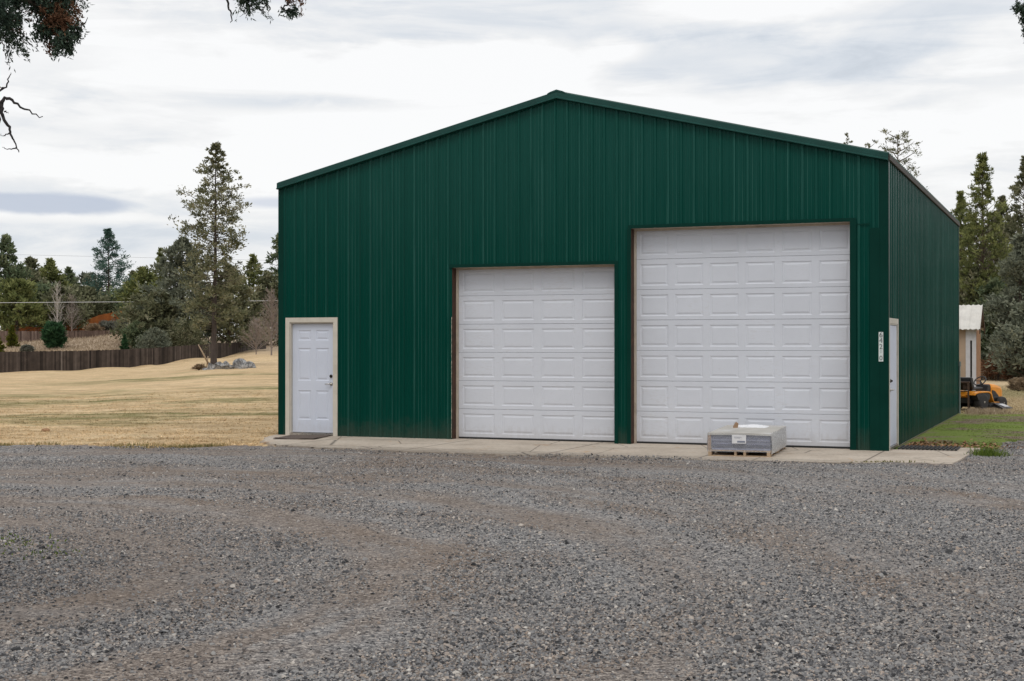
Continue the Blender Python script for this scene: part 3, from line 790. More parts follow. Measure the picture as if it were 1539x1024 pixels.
# house numbers
def text_mesh(txt, size, ext=.001):
    cu = bpy.data.curves.new('t', 'FONT'); cu.body = txt; cu.size = size; cu.extrude = ext; cu.align_x = 'CENTER'; cu.align_y = 'CENTER'
    o = bpy.data.objects.new('t', cu); C.objects.link(o)
    dg = bpy.context.evaluated_depsgraph_get(); dg.update()
    me = bpy.data.meshes.new_from_object(o.evaluated_get(dg)); bpy.data.objects.remove(o); return me
sx = 11.158; 
sg = thing('house_number_sign', 'narrow white vertical plate with black house numbers on the green corner', 'sign', b2w(sx, -.031, 1.44), -TH)
mb = MB(); mb.box(0, -.008, 0, .072, 0, .475); mb.build('plate', simple('reflective_plate', (.62, .68, .66), .5, .1, 20), sg, bevel=.002)
for ch, zc, s, colr in (('6', .425, .115, (.012, .012, .013)), ('4', .335, .115, (.09, .10, .10)), ('2', .235, .115, (.07, .08, .08)), ('0', .155, .070, (.36, .41, .40)), ('0', .052, .105, (.055, .06, .06))):
    me = text_mesh(ch, s); me.materials.append(simple('number_ink', colr, .5, .3, 60))
    o = bpy.data.objects.new('digit', me); link(o, sg); o.location = (.036, -.0095, zc); o.rotation_euler = (R(90), 0, 0)

# mats
def doormat():
    t = thing('door_mat', 'flat brown door mat on the concrete below the white front door', 'mat', b2w(.86, -.63, .002), -TH+R(13))
    mb = MB()
    n, k = 14, 12; w, h = .78, 1.06
    for i in range(n):
        for j in range(k):
            def zf(i, j): return .014+.006*math.sin(i*.7)*math.cos(j*.9)+(.012 if (i in (0, n) and j < 3) else 0)
            q = [(i, j), (i+1, j), (i+1, j+1), (i, j+1)]
            mb.face([(-w/2+w*a/n, -h/2+h*b/k, zf(a, b)) for a, b in q])
    mb.box(-w/2, -h/2, 0, w/2, h/2, .010)
    mb.build('mat_body', simple('brown_coir', (.105, .078, .062), .95, .3, 30, bump=.8, bscale=160), t)
doormat()
t = thing('rubber_mat', 'black slatted rubber mat on the concrete by the side door', 'mat', b2w(11.40, .38, .002), -TH)
base = MB()
for k in range(15):
    x = k*.064; base.box(x, 0, .006, x+.032, .80, .024)
base.build('slats', M['black'], t)
mb = MB()
for k in range(3): mb.box(0, .08+k*.31, 0, .928, .10+k*.31, .0058)
mb.build('cross_bars', M['black'], t)

# ------------------------------------------------------------------ pallet with wrapped boards
PA = R(-17.6)
FRc = Vector((3.93, 21.60, 0)); ex = Vector((math.cos(-PA*-1), 0, 0))
pc, ps = math.cos(PA), math.sin(PA)
PW, PL = .955, 1.92
org = (FRc.x-PW*pc, FRc.y-PW*ps, .001)
pal = thing('pallet', 'low wooden pallet on the concrete in front of the tall white door', 'pallet', org, PA)
M['palwood'] = simple('pallet_wood', (.40, .29, .19), .8, .25, 9, bump=.3, bscale=50, dirt=((.16, .11, .07), .5))
for k in range(5):
    y = .0+k*(PL-.09)/4
    mb = MB(); mb.box(0, y, 0.0, PW, y+.09, .014); mb.build('bottom_board', M['palwood'], pal)
for x in (0, .40, .54, PW-.06):
    if x in (.40, .54) : w = .035
    else: w = .05
    mb = MB()
    # notched stringer
    ys = [0, .25, .5, .9, 1.15, 1.45, 1.70, PL]
    prof = [(0, .0145), (.28, .0145), (.33, .045), (.62, .045), (.67, .0145), (1.2, .0145), (1.25, .045), (1.58, .045), (1.63, .0145), (PL, .0145), (PL, .078), (0, .078)]
    mb.prism(prof, 0, x, x+w); mb.build('stringer', M['palwood'], pal)
for k in range(8):
    y = k*(PL-.11)/7
    mb = MB(); mb.box(-.005, y, .0785, PW+.005, y+.11, .094); mb.build('deck_board', M['palwood'], pal)
wz = .0955
stk = thing('wrapped_board_stack', 'stack of blue grey boards in clear plastic wrap on the low pallet', 'stack', (org[0], org[1], org[2]+wz), PA)
M['board'] = tinted('blue_grey_board', [(0, (.085, .095, .15)), (.5, (.15, .165, .25)), (1, (.27, .29, .40))], .5, .15, 8)
nb = 9; zb = 0
for k in range(nb):
    hh = .028
    mb = MB(); j = random.uniform(-.008, .008)
    mb.box(.045+j, .012+random.uniform(0, .012), zb, PW-.012+j*.3, PL-.03, zb+hh-.003, random.random()); mb.build('board', M['board'], stk, bevel=.003)
    zb += hh
M['card'] = simple('cardboard', (.30, .19, .115), .85, .15, 8)
mb = MB(); mb.box(-.002, -.004, .0, .042, .004, zb+.004); mb.box(-.006, -.004, 0, -.0025, .09, zb+.004); mb.build('corner_board', M['card'], stk)
# sagging cardboard top sheet
mb = MB(); n = 14
def topz(a, b): return zb + .006 + .012*math.sin(a*3.1)*math.sin(b*2.2+.4) + .022*b - .006*abs(a-.5)
G = [[(-.008+(PW+.016)*a/n, -.010+(PL+.0)*b/n, topz(a/n, b/n)) for a in range(n+1)] for b in range(n+1)]
for b in range(n):
    for a in range(n): mb.face([G[b][a], G[b][a+1], G[b+1][a+1], G[b+1][a]])
for b in range(n):
    for a in (0, n): mb.face([G[b][a], G[b+1][a], (G[b+1][a][0], G[b+1][a][1], G[b+1][a][2]-.030), (G[b][a][0], G[b][a][1], G[b][a][2]-.030)])
for a in range(n): mb.face([G[0][a], G[0][a+1], (G[0][a+1][0], G[0][a+1][1], G[0][a+1][2]-.028), (G[0][a][0], G[0][a][1], G[0][a][2]-.028)])
mb.build('top_sheet', simple('dusty_card_sheet', (.44, .42, .385), .6, .15, 4, dirt=((.62, .63, .65), .7)), stk, True)
# plastic film
def mat_film(name, alpha, col):
    m = bpy.data.materials.new(name); m.use_nodes = True; nt = m.node_tree; N = NT(nt); b = nt.nodes['Principled BSDF']
    p = N.obj()
    wr = N.noise(N.scalev(p, (2, 2, 9)), 6, 5, .6, 1.5)
    b.inputs['Base Color'].default_value = (*col, 1); b.inputs['Roughness'].default_value = .22
    N.set(b.inputs['Normal'], N.bump(wr, .7, .03))
    tr = N.new('ShaderNodeBsdfTransparent')
    mx = N.new('ShaderNodeMixShader'); N.set(mx.inputs[0], N.maprange(wr, .35, .68, alpha*.6, min(1, alpha*1.35), False))
    nt.links.new(tr.outputs[0], mx.inputs[1]); nt.links.new(b.outputs[0], mx.inputs[2]); nt.links.new(mx.outputs[0], nt.nodes['Material Output'].inputs[0])
    return m
def film(path, z0, z1, mat, name, bulge=.01, nz=9, seed=0):
    r = random.Random(seed); mb = MB(); rows = []
    L = [0]
    for a, b in zip(path[:-1], path[1:]): L.append(L[-1]+math.hypot(b[0]-a[0], b[1]-a[1]))
    nu = int(L[-1]/.05)
    for k in range(nz+1):
        t = k/nz; row = []
        for i in range(nu+1):
            s = L[-1]*i/nu
            for q in range(len(L)-1):
                if s <= L[q+1]+1e-9: break
            f = (s-L[q])/(L[q+1]-L[q]); x = path[q][0]+(path[q+1][0]-path[q][0])*f; y = path[q][1]+(path[q+1][1]-path[q][1])*f
            dx, dy = path[q+1][0]-path[q][0], path[q+1][1]-path[q][1]; l = math.hypot(dx, dy)
            o = (.35+.65*math.sin(math.pi*t))*bulge*(math.sin(f*math.pi)) + r.uniform(0, .004) + .004*math.sin(s*23+t*5)
            row.append((x+dy/l*o, y-dx/l*o, z0+(z1-z0)*t+.010*math.sin(s*4+1)*(t > .95)))
        rows.append(row)
    for k in range(nz):
        for i in range(nu): mb.face([rows[k][i], rows[k][i+1], rows[k+1][i+1], rows[k+1][i]])
    return mb.build(name, mat, stk, True)
M['film'] = mat_film('clear_stretch_film', .22, (.80, .82, .86)); M['film2'] = mat_film('milky_stretch_film', .85, (.78, .79, .80))
film([(-.010, -.012), (PW+.008, -.012)], -.028, zb+.0, M['film'], 'plastic_wrap', .012)
film([(PW+.010, -.010), (PW+.012, PL-.02)], -.05, zb+.018, M['film2'], 'plastic_wrap', .016, seed=3)
film([(-.012, PL-.02), (-.012, -.012)], -.02, zb, M['film2'], 'plastic_wrap', .010, seed=5)
film([(PW+.010, PL-.02), (-.012, PL-.02)], -.02, zb+.02, M['film2'], 'plastic_wrap', .010, seed=6)
mb = MB(); mb.box(.37, -.0290, .105, .585, -.0275, .235); lb = mb.build('paper_label', simple('label_paper', (.70, .70, .72), .6, .06, 20), stk)
mb = MB(); mb.box(.45, -.0305, .118, .57, -.0292, .146); mb.box(.40, -.0305, .20, .52, -.0292, .206); mb.box(.40, -.0305, .185, .49, -.0292, .190); mb.build('printed_bar', simple('grey_ink', (.20, .22, .28), .6, .1, 20), lb)
# crumpled loose plastic and a scrap of wood on top
def crumple(name, cx, cy, w, d, h, mat, seed, parent, z0):
    r = random.Random(seed); n = 13; mb = MB()
    G = [[None]*(n+1) for _ in range(n+1)]
    for a in range(n+1):
        for b in range(n+1):
            e = max(0, math.sin(math.pi*a/n)*math.sin(math.pi*b/n))
            G[b][a] = (cx-w/2+w*a/n+r.uniform(-.012, .012), cy-d/2+d*b/n+r.uniform(-.012, .012), z0+e**.6*h*r.uniform(.35, 1)+.003)
    for b in range(n):
        for a in range(n): mb.face([G[b][a], G[b][a+1], G[b+1][a+1], G[b+1][a]])
    return mb.build(name, mat, parent)
M['whiteplastic'] = simple('white_plastic_sheet', (.80, .81, .84), .3, .06, 8)
o = crumple('plastic_sheet', 0, 0, .55, .60, .045, M['whiteplastic'], 4, None, 0)
wp = lambda x, y, z: (org[0]+x*pc-y*ps, org[1]+x*ps+y*pc, org[2]+wz+z)
o.location = wp(.46, 1.45, zb+.022); o.rotation_euler = (0, 0, PA); tag(o, 'crumpled white plastic sheet lying on top of the wrapped boards', 'plastic sheet')
mb = MB(); mb.prism([(-.030, 0), (.036, 0), (.040, .085), (.018, .10), (-.004, .078)], 1, -.05, .05)
o = mb.build('cardboard_scrap', M['card'], None, bevel=.004); o.location = wp(.235, 1.15, zb+.018); o.rotation_euler = (R(4), R(6), PA+R(20))
tag(o, 'small brown scrap of folded cardboard standing on the wrapped boards', 'cardboard')

# ------------------------------------------------------------------ vegetation
JUN = [(0, (0.0532, 0.0585, 0.0313)), (0.35, (0.1383, 0.149, 0.0815)), (0.7, (0.2341, 0.2394, 0.1411)), (1, (0.3591, 0.3325, 0.2257))]
M['juniper'] = leafmat('juniper_foliage', JUN)
M['juniper_grey'] = leafmat('grey_juniper_foliage', [(0, (0.0649, 0.0732, 0.0518)), (0.4, (0.1624, 0.1822, 0.1333)), (1, (0.3146, 0.3327, 0.2499))])
M['juniper_green'] = leafmat('green_juniper_foliage', [(0, (0.0611, 0.0764, 0.028)), (0.4, (0.1529, 0.1784, 0.0616)), (1, (0.3058, 0.3186, 0.1263))])
M['pine'] = leafmat('blue_green_pine_foliage', [(0, (0.0278, 0.0649, 0.051)), (0.4, (0.0742, 0.1437, 0.1147)), (1, (0.1623, 0.2435, 0.1989))])
M['darkpine'] = leafmat('dark_conifer_foliage', [(0, (0.0501, 0.0737, 0.044)), (0.4, (0.1331, 0.1769, 0.0969)), (1, (0.2708, 0.2946, 0.1673))])
M['fir'] = leafmat('rich_green_fir_foliage', [(0, (0.0135, 0.0405, 0.0189)), (0.5, (0.0405, 0.1013, 0.0432)), (1, (0.081, 0.1688, 0.0743))])
M['yewgreen'] = leafmat('yellow_green_shrub_foliage', [(0, (.04, .05, .008)), (.5, (.11, .125, .018)), (1, (.20, .19, .035))])
M['sage'] = leafmat('sage_foliage', [(0, (.07, .075, .06)), (.5, (.16, .165, .135)), (1, (.27, .27, .22))])
M['drybrush'] = leafmat('dry_brush', [(0, (.14, .10, .065)), (.5, (.30, .22, .14)), (1, (.45, .35, .24))])
M['brownfol'] = leafmat('dead_brown_foliage', [(0, (0.063, 0.0324, 0.018)), (0.5, (0.18, 0.09, 0.0504)), (1, (0.324, 0.171, 0.099))])
def mat_bark():
    def fn(N):
        p = N.scalev(N.obj(), (1, 1, .10)); a = N.noise(p, 22, 6, .7, .6); b = N.noise(N.obj(), 1.5, 3)
        c = N.ramp(N.m('ADD', N.m('MULTIPLY', a, .8), N.m('MULTIPLY', b, .2)), [(.3, (.035, .026, .020)), (.5, (.105, .082, .066)), (.68, (.19, .155, .13))])
        return {'Base Color': c, 'Roughness': .95, 'Specular IOR Level': .1, 'Normal': N.bump(a, 1.0, .03)}
    return material('juniper_bark', fn)
M['bark'] = mat_bark()
M['darkbark'] = simple('dark_juniper_bark', (.060, .046, .040), .9, .35, 4, bump=.8, bscale=14)
M['greybark'] = simple('grey_twig_bark', (.24, .20, .175), .9, .25, 5)
M['palebark'] = simple('pale_birch_bark', (.46, .42, .38), .85, .2, 6)
M['deadwood'] = simple('dead_twig', (.030, .026, .026), .9, .3, 20)

def leaf_tris(cent, outw, k, cr, ln, wd, r, crs=1.0, squash=.75, outk=.8, up=.25, base=None):
    """k pointed leaf sprays round each clump centre"""
    n = len(cent)
    c = np.repeat(cent, k, 0); ow = np.repeat(outw, k, 0)
    off = r.standard_normal((n*k, 3))*np.array([1, 1, squash]); off *= cr*np.repeat(r.uniform(.6, 1.25, n)*crs, k)[:, None]*.62
    d = nrm(nrm(off+1e-6) + ow*outk + np.array([0, 0, up]) + r.standard_normal((n*k, 3))*.55)
    p = c + off
    sd = nrm(np.cross(d, r.standard_normal((n*k, 3))))
    L = ln*r.uniform(.55, 1.35, (n*k, 1)); Wd = wd*r.uniform(.6, 1.3, (n*k, 1))
    b0 = p - d*L*.45
    V = np.stack([b0-sd*Wd*.35, b0+sd*Wd*.35, p+sd*Wd*.5+d*L*.1, p+d*L*.6, p-sd*Wd*.5+d*L*.1], 1)
    t = np.clip(np.repeat(r.uniform(.15, .85, n), k) + r.normal(0, .16, n*k), 0, 1)
    return V.reshape(-1, 3), t

def tree(name, label, cat, px, D, ytop, rad, prof, seed, mat='juniper', bark='bark', group=None, cb=.05, nl=70, up=.35, curv=.12, k=22, cr=.32, ln=.22, wd=.10,
         tr=.16, cpl=5, lean=(0, 0), zbase=None, xy=None, ht=None, fill=.0, clump_from=.3, tipc=True, crown='crown', limbr=.035, dense=1.0):
    r = np.random.default_rng(seed)
    x, y, z0 = at(px, D)
    if zbase is not None: z0 = zbase
    if xy: x, y, z0 = xy[0], xy[1], gz(*xy)
    Ht = ht or (zpx(ytop, D) - z0)
    T = thing(name, label, cat, (x, y, z0), 0, group)
    mb = MB()
    ns = 9; tp = []
    for i in range(ns+1):
        t = i/ns
        tp.append(Vector((lean[0]*t*Ht + .05*math.sin(t*7+seed)*tr*4*t, lean[1]*t*Ht + .05*math.cos(t*6+seed)*tr*4*t, -.15+t*(Ht*.97+.15))))
    mb.tube(tp, [tr*(1.25 if i == 0 else 1)*(1-.93*(i/ns)**.9) for i in range(ns+1)], 7, r.uniform(.3, .7))
    def tpos(t):
        f = min(max(t, 0), .999)*ns; i = int(f); a = f-i
        return np.array(tp[i].lerp(tp[i+1], a))
    cents = []; outs = []; crs = []
    for i in range(nl):
        q = (i + r.random())/nl
        t = cb + (1-cb)*q**.92
        L = rad*prof(q)*r.uniform(.55, 1.12)
        if L < .06*rad: L = .06*rad
        a = i*2.39996 + r.uniform(-.5, .5)
        e = up + r.uniform(-.22, .22)
        d = np.array([math.cos(a)*math.cos(e), math.sin(a)*math.cos(e), math.sin(e)])
        p0 = tpos(t)
        side = np.array([-math.sin(a), math.cos(a), 0])*r.uniform(-.25, .25)
        P = lambda s: p0 + d*L*s + side*L*s*s + np.array([0, 0, curv*L*s*s])
        rr = max(limbr*tr/.16*(.35+.8*L/rad), .006)
        mb.tube([P(0), P(.35), P(.7), P(1)], [rr, rr*.75, rr*.45, rr*.15], 4, .4, cap=False)
        nc = max(2, int(cpl*(L/rad)**.7*dense+.5))
        ss = clump_from + (1-clump_from)*np.sqrt(r.random(nc)); ss[0] = 1.0
        for s in ss:
            c = P(s) + r.standard_normal(3)*np.array([1, 1, .6])*L*.13*(s > .3)
            cents.append(c); o = d*.8 + np.array([0, 0, .15]); outs.append(o); crs.append(.26+.74*min(1, 1.35*L/rad))
    if tipc:
        for s in (.93, .965, .99, 1.0):
            cents.append(tpos(s)+r.standard_normal(3)*.02*rad); outs.append(np.array([0, 0, 1.6])); crs.append(.26)
    cents = np.array(cents); outs = np.array(outs)
    V, t = leaf_tris(cents, outs, k, cr, ln, wd, r, np.array(crs))
    V[:, 2] = np.maximum(V[:, 2], .04)
    soup(crown, V, 5, t, M[mat], T)
    mb.build('trunk', M[bark], T)
    return T
def cone(q, p=.85): return max(.06, (1-q)**p)
def spire(q): return (0.75+.25*q/.15 if q < .15 else max(.05, ((1-q)/.85)**.8))
def ovate(q): return max(.1, math.sin(math.pi*min(1, (.18+.82*q)))**.7)
def bushy(q): return max(.12, (1-q**1.6)**.8)
def ragged(q): return max(.10, (1-q)**.62*(.78+.28*math.sin(q*21)))

# the tall juniper alone on the lawn
tree('juniper_tree', 'tall lone juniper with a bare lower trunk standing beside the rock pile on the lawn', 'tree', 321, 85, 206, 2.75, lambda q: float(np.interp(q, [0, .12, .37, .68, .74, .86, .97, 1], [.50, .78, .84,   .74, .54, .34, .14, .07]))*(.80+.20*math.sin(q*33)),
     11, 'juniper', bark='darkbark', cb=.17, nl=200, up=.10, curv=.22, k=24, cr=.27, ln=.155, wd=.065, tr=.185, cpl=6, lean=(.012, 0), limbr=.028)
G1 = 'trees beyond the brown fence'
bg = [
 ('conifer_tree', 'tall dark green conifer at the far left edge beyond the fences', 8, 152, 352, 3.6, cone, 'darkpine', dict(nl=80, cb=.03, k=26, cr=.6, ln=.42, wd=.2)),
 ('juniper_tree', 'olive green juniper between the dark left conifer and the forked juniper beside it', 46, 160, 386, 3.2, ragged, 'juniper', dict(nl=60, cb=.03, k=24, cr=.6, ln=.42, wd=.2)),
 ('juniper_tree', 'olive green forked juniper rising behind the bare white birch on its left side', 76, 166, 389, 3.0, spire, 'juniper_green', dict(nl=60, cb=.03, k=24, cr=.6, ln=.42, wd=.2)),
 ('juniper_tree', 'short narrow juniper just left of the blue green pine', 103, 172, 402, 2.2, spire, 'darkpine', dict(nl=45, cb=.03, k=22, cr=.55, ln=.42, wd=.2)),
 ('juniper_tree', 'low dull juniper behind the bare white birch', 92, 150, 432, 3.2, bushy, 'juniper', dict(nl=50, cb=.02, k=22, cr=.6, ln=.4, wd=.2)),
 ('pine_tree', 'pointed blue green pine standing above the orange fence', 163, 168, 341, 3.1, lambda q: (1.0 if q < .15 else max(.08, ((1-q)/.85)**.75)), 'pine', dict(nl=95, cb=.16, up=.15, curv=.2, k=30, cr=.5, ln=.28, wd=.09, tr=.2, cpl=4)),
 ('juniper_tree', 'yellow green juniper behind the high right end of the orange fence', 214, 150, 402, 2.6, bushy, 'juniper_green', dict(nl=60, cb=.02, k=24, cr=.55, ln=.38, wd=.18)),
 ('juniper_tree', 'slim upright juniper between the pine and the broad olive juniper', 241, 158, 371, 1.6, spire, 'juniper_green', dict(nl=50, cb=.03, k=20, cr=.42, ln=.36, wd=.16)),
 ('juniper_tree', 'broad grey green juniper filling the space left of the lone juniper', 274, 128, 355, 4.2, lambda q: (1-q)**.7*.98+.02, 'juniper_grey', dict(nl=150, cb=.02, k=26, cr=.5, ln=.34, wd=.15)),
 ('juniper_tree', 'wide spreading olive juniper with branches reaching over the brown fence', 236, 126, 440, 3.6, bushy, 'juniper', dict(nl=110, cb=.02, k=26, cr=.45, ln=.32, wd=.14)),
 ('juniper_tree', 'bushy dark juniper over the fence behind the lone juniper trunk', 345, 130, 398, 3.3, bushy, 'juniper', dict(nl=110, cb=.06, k=24, cr=.45, ln=.32, wd=.14)),
 ('juniper_tree', 'slim grey green juniper right of the lone juniper', 381, 148, 381, 2.2, spire, 'juniper_green', dict(nl=60, cb=.03, k=22, cr=.45, ln=.34, wd=.15)),
 ('pine_tree', 'dark pine with clumped boughs half hidden by the left end of the barn', 419, 150, 349, 2.6, ragged, 'darkpine', dict(nl=36, cb=.18, up=.1, k=42, cr=.6, ln=.34, wd=.13, tr=.22, cpl=4)),
 ('juniper_tree', 'olive juniper beside the left end of the barn under the dark pine', 402, 146, 408, 2.6, bushy, 'juniper', dict(nl=70, cb=.02, k=22, cr=.5, ln=.36, wd=.16)),
 ('juniper_tree', 'small juniper behind the barn end near the grey bare bush', 440, 146, 380, 2.6, bushy, 'juniper', dict(nl=50, cb=.02, k=20, cr=.5, ln=.36, wd=.16)),
 ('juniper_tree', 'small far juniper seen in the gap right of the blue green pine', 199, 185, 406, 2.0, spire, 'juniper', dict(nl=36, cb=.02, k=20, cr=.5, ln=.42, wd=.2)),
 ('juniper_tree', 'olive juniper at the far left edge behind the yellow green shrub', 26, 146, 420, 3.4, bushy, 'juniper_green', dict(nl=60, cb=.02, k=24, cr=.55, ln=.4, wd=.18)),
 ('juniper_tree', 'low dark juniper behind the left end of the orange fence', 62, 156, 428, 3.6, bushy, 'darkpine', dict(nl=60, cb=.02, k=24, cr=.6, ln=.4, wd=.2)),
 ('juniper_tree', 'low grey juniper behind the orange fence beside the leaning dead trunk', 126, 158, 432, 3.4, bushy, 'juniper', dict(nl=60, cb=.02, k=24, cr=.6, ln=.4, wd=.2)),
 ('juniper_tree', 'far grey green juniper closing the gap left of the narrow juniper', 60, 182, 404, 4.6, bushy, 'juniper_grey', dict(nl=60, cb=.02, k=26, cr=.7, ln=.42, wd=.17)),
 ('juniper_tree', 'far grey green juniper closing the gap left of the blue green pine', 128, 184, 410, 4.6, bushy, 'juniper_grey', dict(nl=60, cb=.02, k=26, cr=.7, ln=.42, wd=.17)),
 ('juniper_tree', 'far grey green juniper closing the gap right of the blue green pine', 214, 186, 412, 4.2, bushy, 'juniper_grey', dict(nl=60, cb=.02, k=26, cr=.7, ln=.42, wd=.17)),
 ('juniper_tree', 'low dark juniper under the blue green pine', 186, 160, 436, 3.4, bushy, 'darkpine', dict(nl=60, cb=.02, k=24, cr=.6, ln=.4, wd=.2)),
]
for i, (nm, lab, px, D, yt, rad, pf, mt, kw) in enumerate(bg):
    tree(nm, lab, 'tree', px, D, yt, rad, pf, 100+i, mt, group=G1, **kw)
for i, (px, D, yt, rad) in enumerate(((-70, 152, 372, 3.6), (-150, 158, 350, 3.4), (-240, 150, 392, 3.8), (-330, 160, 360, 3.4), (-430, 150, 384, 3.8), (-540, 158, 352, 3.6), (-660, 152, 380, 3.8), (-800, 156, 366, 3.8))):
    tree('juniper_tree', 'juniper in the row continuing past the left edge of the view', 'tree', px, D, yt, rad, bushy if i % 2 else cone, 150+i, 'juniper', group='junipers past the left edge of the view', nl=70, cb=.03, k=20, cr=.6, ln=.44, wd=.2)
# lower shrubs on the slope and along the fence
def shrub(name, label, px, D, ytop, rad, mat, seed, pf=bushy, group=None, **kw):
    a = dict(nl=46, cb=.02, k=26, cr=rad*.22, ln=.16, wd=.07, tr=.05, cpl=5, up=.5, clump_from=.45); a.update(kw)
    return tree(name, label, 'shrub', px, D, ytop, rad, pf, seed, mat, group=group, crown='foliage', **a)
G2 = 'shrubs on the slope behind the brown fence'
shrub('evergreen_shrub', 'round dark green fir shrub in front of the bare white birch', 80, 124, 488, .92, 'fir', 201, lambda q: max(.2, math.sin(math.pi*(.25+.72*q))**.6), G2, nl=90, k=20, ln=.34, wd=.08)
shrub('evergreen_shrub', 'yellow green conical shrub against the weathered rear fence', 18, 126, 489, .55, 'yewgreen', 202, cone, G2)
shrub('evergreen_shrub', 'bright green shrub cut by the left edge of the view', -5, 118, 503, .55, 'yewgreen', 203, bushy, G2)
shrub('evergreen_shrub', 'very small dark green shrub just above the brown fence', 187, 121, 503, .42, 'fir', 204, cone, G2)
shrub('sagebrush', 'pale sage bush at the foot of the orange fence', 163, 141, 486, 1.1, 'sage', 205, bushy, G2, ln=.2)
shrub('sagebrush', 'grey sage bush beside the low juniper at the right end of the rear fence', 186, 138, 488, 1.0, 'sage', 206, bushy, G2, ln=.2)
shrub('dry_bush', 'pale dry bush at the foot of the orange fence', 141, 140, 489, .8, 'drybrush', 207, bushy, G2, ln=.2)
shrub('juniper_bush', 'silvery low juniper bush leaning over the brown fence', 232, 121, 494, 1.4, 'juniper_grey', 208, bushy, G2, nl=80, ln=.2)
shrub('juniper_bush', 'dark low juniper bush right of the silvery bush above the fence', 277, 124, 488, 1.9, 'juniper', 209, bushy, G2, nl=90, ln=.22)
shrub('juniper_bush', 'dark green low juniper bush left of the silvery bush', 205, 123, 484, 1.2, 'darkpine', 210, bushy, G2, nl=70, ln=.2)
shrub('sagebrush', 'small grey sage bush on the dry slope at the left', 40, 121, 521, .6, 'sage', 211, bushy, G2)
shrub('dry_bush', 'small brown dead bush left of the rock pile', 300, 83, 549, .36, 'drybrush', 212, bushy, None, k=20, ln=.12, wd=.03)
shrub('juniper_bush', 'olive bush behind the right end of the brown fence', 374, 139, 486, 1.7, 'juniper_grey', 214, bushy, None, nl=70, ln=.2)

def bare_tree(name, label, px, D, ytop, rad, seed, bark, nl=40, up=.9, tr=.07, twigs=6, group=None, cb=.1, lean=(0, 0), cat='tree', bow=0, tw=.010):
    r = np.random.default_rng(seed); x, y, z0 = at(px, D); Ht = zpx(ytop, D)-z0
    T = thing(name, label, cat, (x, y, z0), 0, group)
    mb = MB(); tw_ = MB()
    tp = [Vector((lean[0]*t*Ht+bow*math.sin(t*2.4)*Ht*.2, lean[1]*t*Ht, t*Ht-.1*(t == 0))) for t in np.linspace(0, 1, 8)]
    mb.tube(tp, [tr*(1-.88*t) for t in np.linspace(0, 1, 8)], 7)
    for i in range(nl):
        q = (i+r.random())/nl; t = cb+(1-cb)*q; f = min(t, .999)*7; p0 = np.array(tp[int(f)].lerp(tp[int(f)+1], f-int(f)))
        a = i*2.4+r.uniform(-.4, .4); e = up+r.uniform(-.3, .3); L = rad*(1-q*.75)*r.uniform(.6, 1.15)
        d = np.array([math.cos(a)*math.cos(e), math.sin(a)*math.cos(e), math.sin(e)])
        P = lambda s: p0+d*L*s+np.array([0, 0, .12*L*s*s])
        tw_.tube([P(0), P(.5), P(1)], [tw*1.9, tw*1.3, tw*.6], 4, .5, False)
        for j in range(twigs):
            s = r.uniform(.25, 1); d2 = nrm(d+r.standard_normal(3)*.6+np.array([0, 0, .25])); l2 = L*r.uniform(.2, .5)
            b = P(s); tw_.tube([b, b+d2*l2*.5+r.standard_normal(3)*.03*L, b+d2*l2], [tw, tw*.8, tw*.45], 3, .5, False)
    mb.build('trunk', M[bark], T); tw_.build('twigs', M[bark], T)
    return T
bare_tree('bare_birch', 'slim bare white birch behind the round fir shrub', 86, 132, 428, 1.9, 301, 'palebark', 44, 1.0, .075, 5, tw=.009)
bare_tree('dead_tree', 'leaning dead grey trunk behind the orange fence', 141, 158, 432, 1.6, 302, 'greybark', 10, .9, .12, 3, lean=(-.30, 0), bow=.8, tw=.02)
bare_tree('bare_bush', 'grey bare bush beside the left end of the barn', 408, 112, 440, 1.9, 303, 'greybark', 90, .8, .07, 9, tw=.014, cat='shrub')
bare_tree('bare_bush', 'brown bare bush on the bank below the olive juniper', 385, 118, 482, 1.6, 304, 'greybark', 70, .7, .05, 8, tw=.014, cat='shrub')
bare_tree('bare_bush', 'wispy grey bush between the birch and the leaning dead trunk', 108, 140, 446, 1.7, 305, 'greybark', 50, .9, .05, 6, tw=.010, cat='shrub')

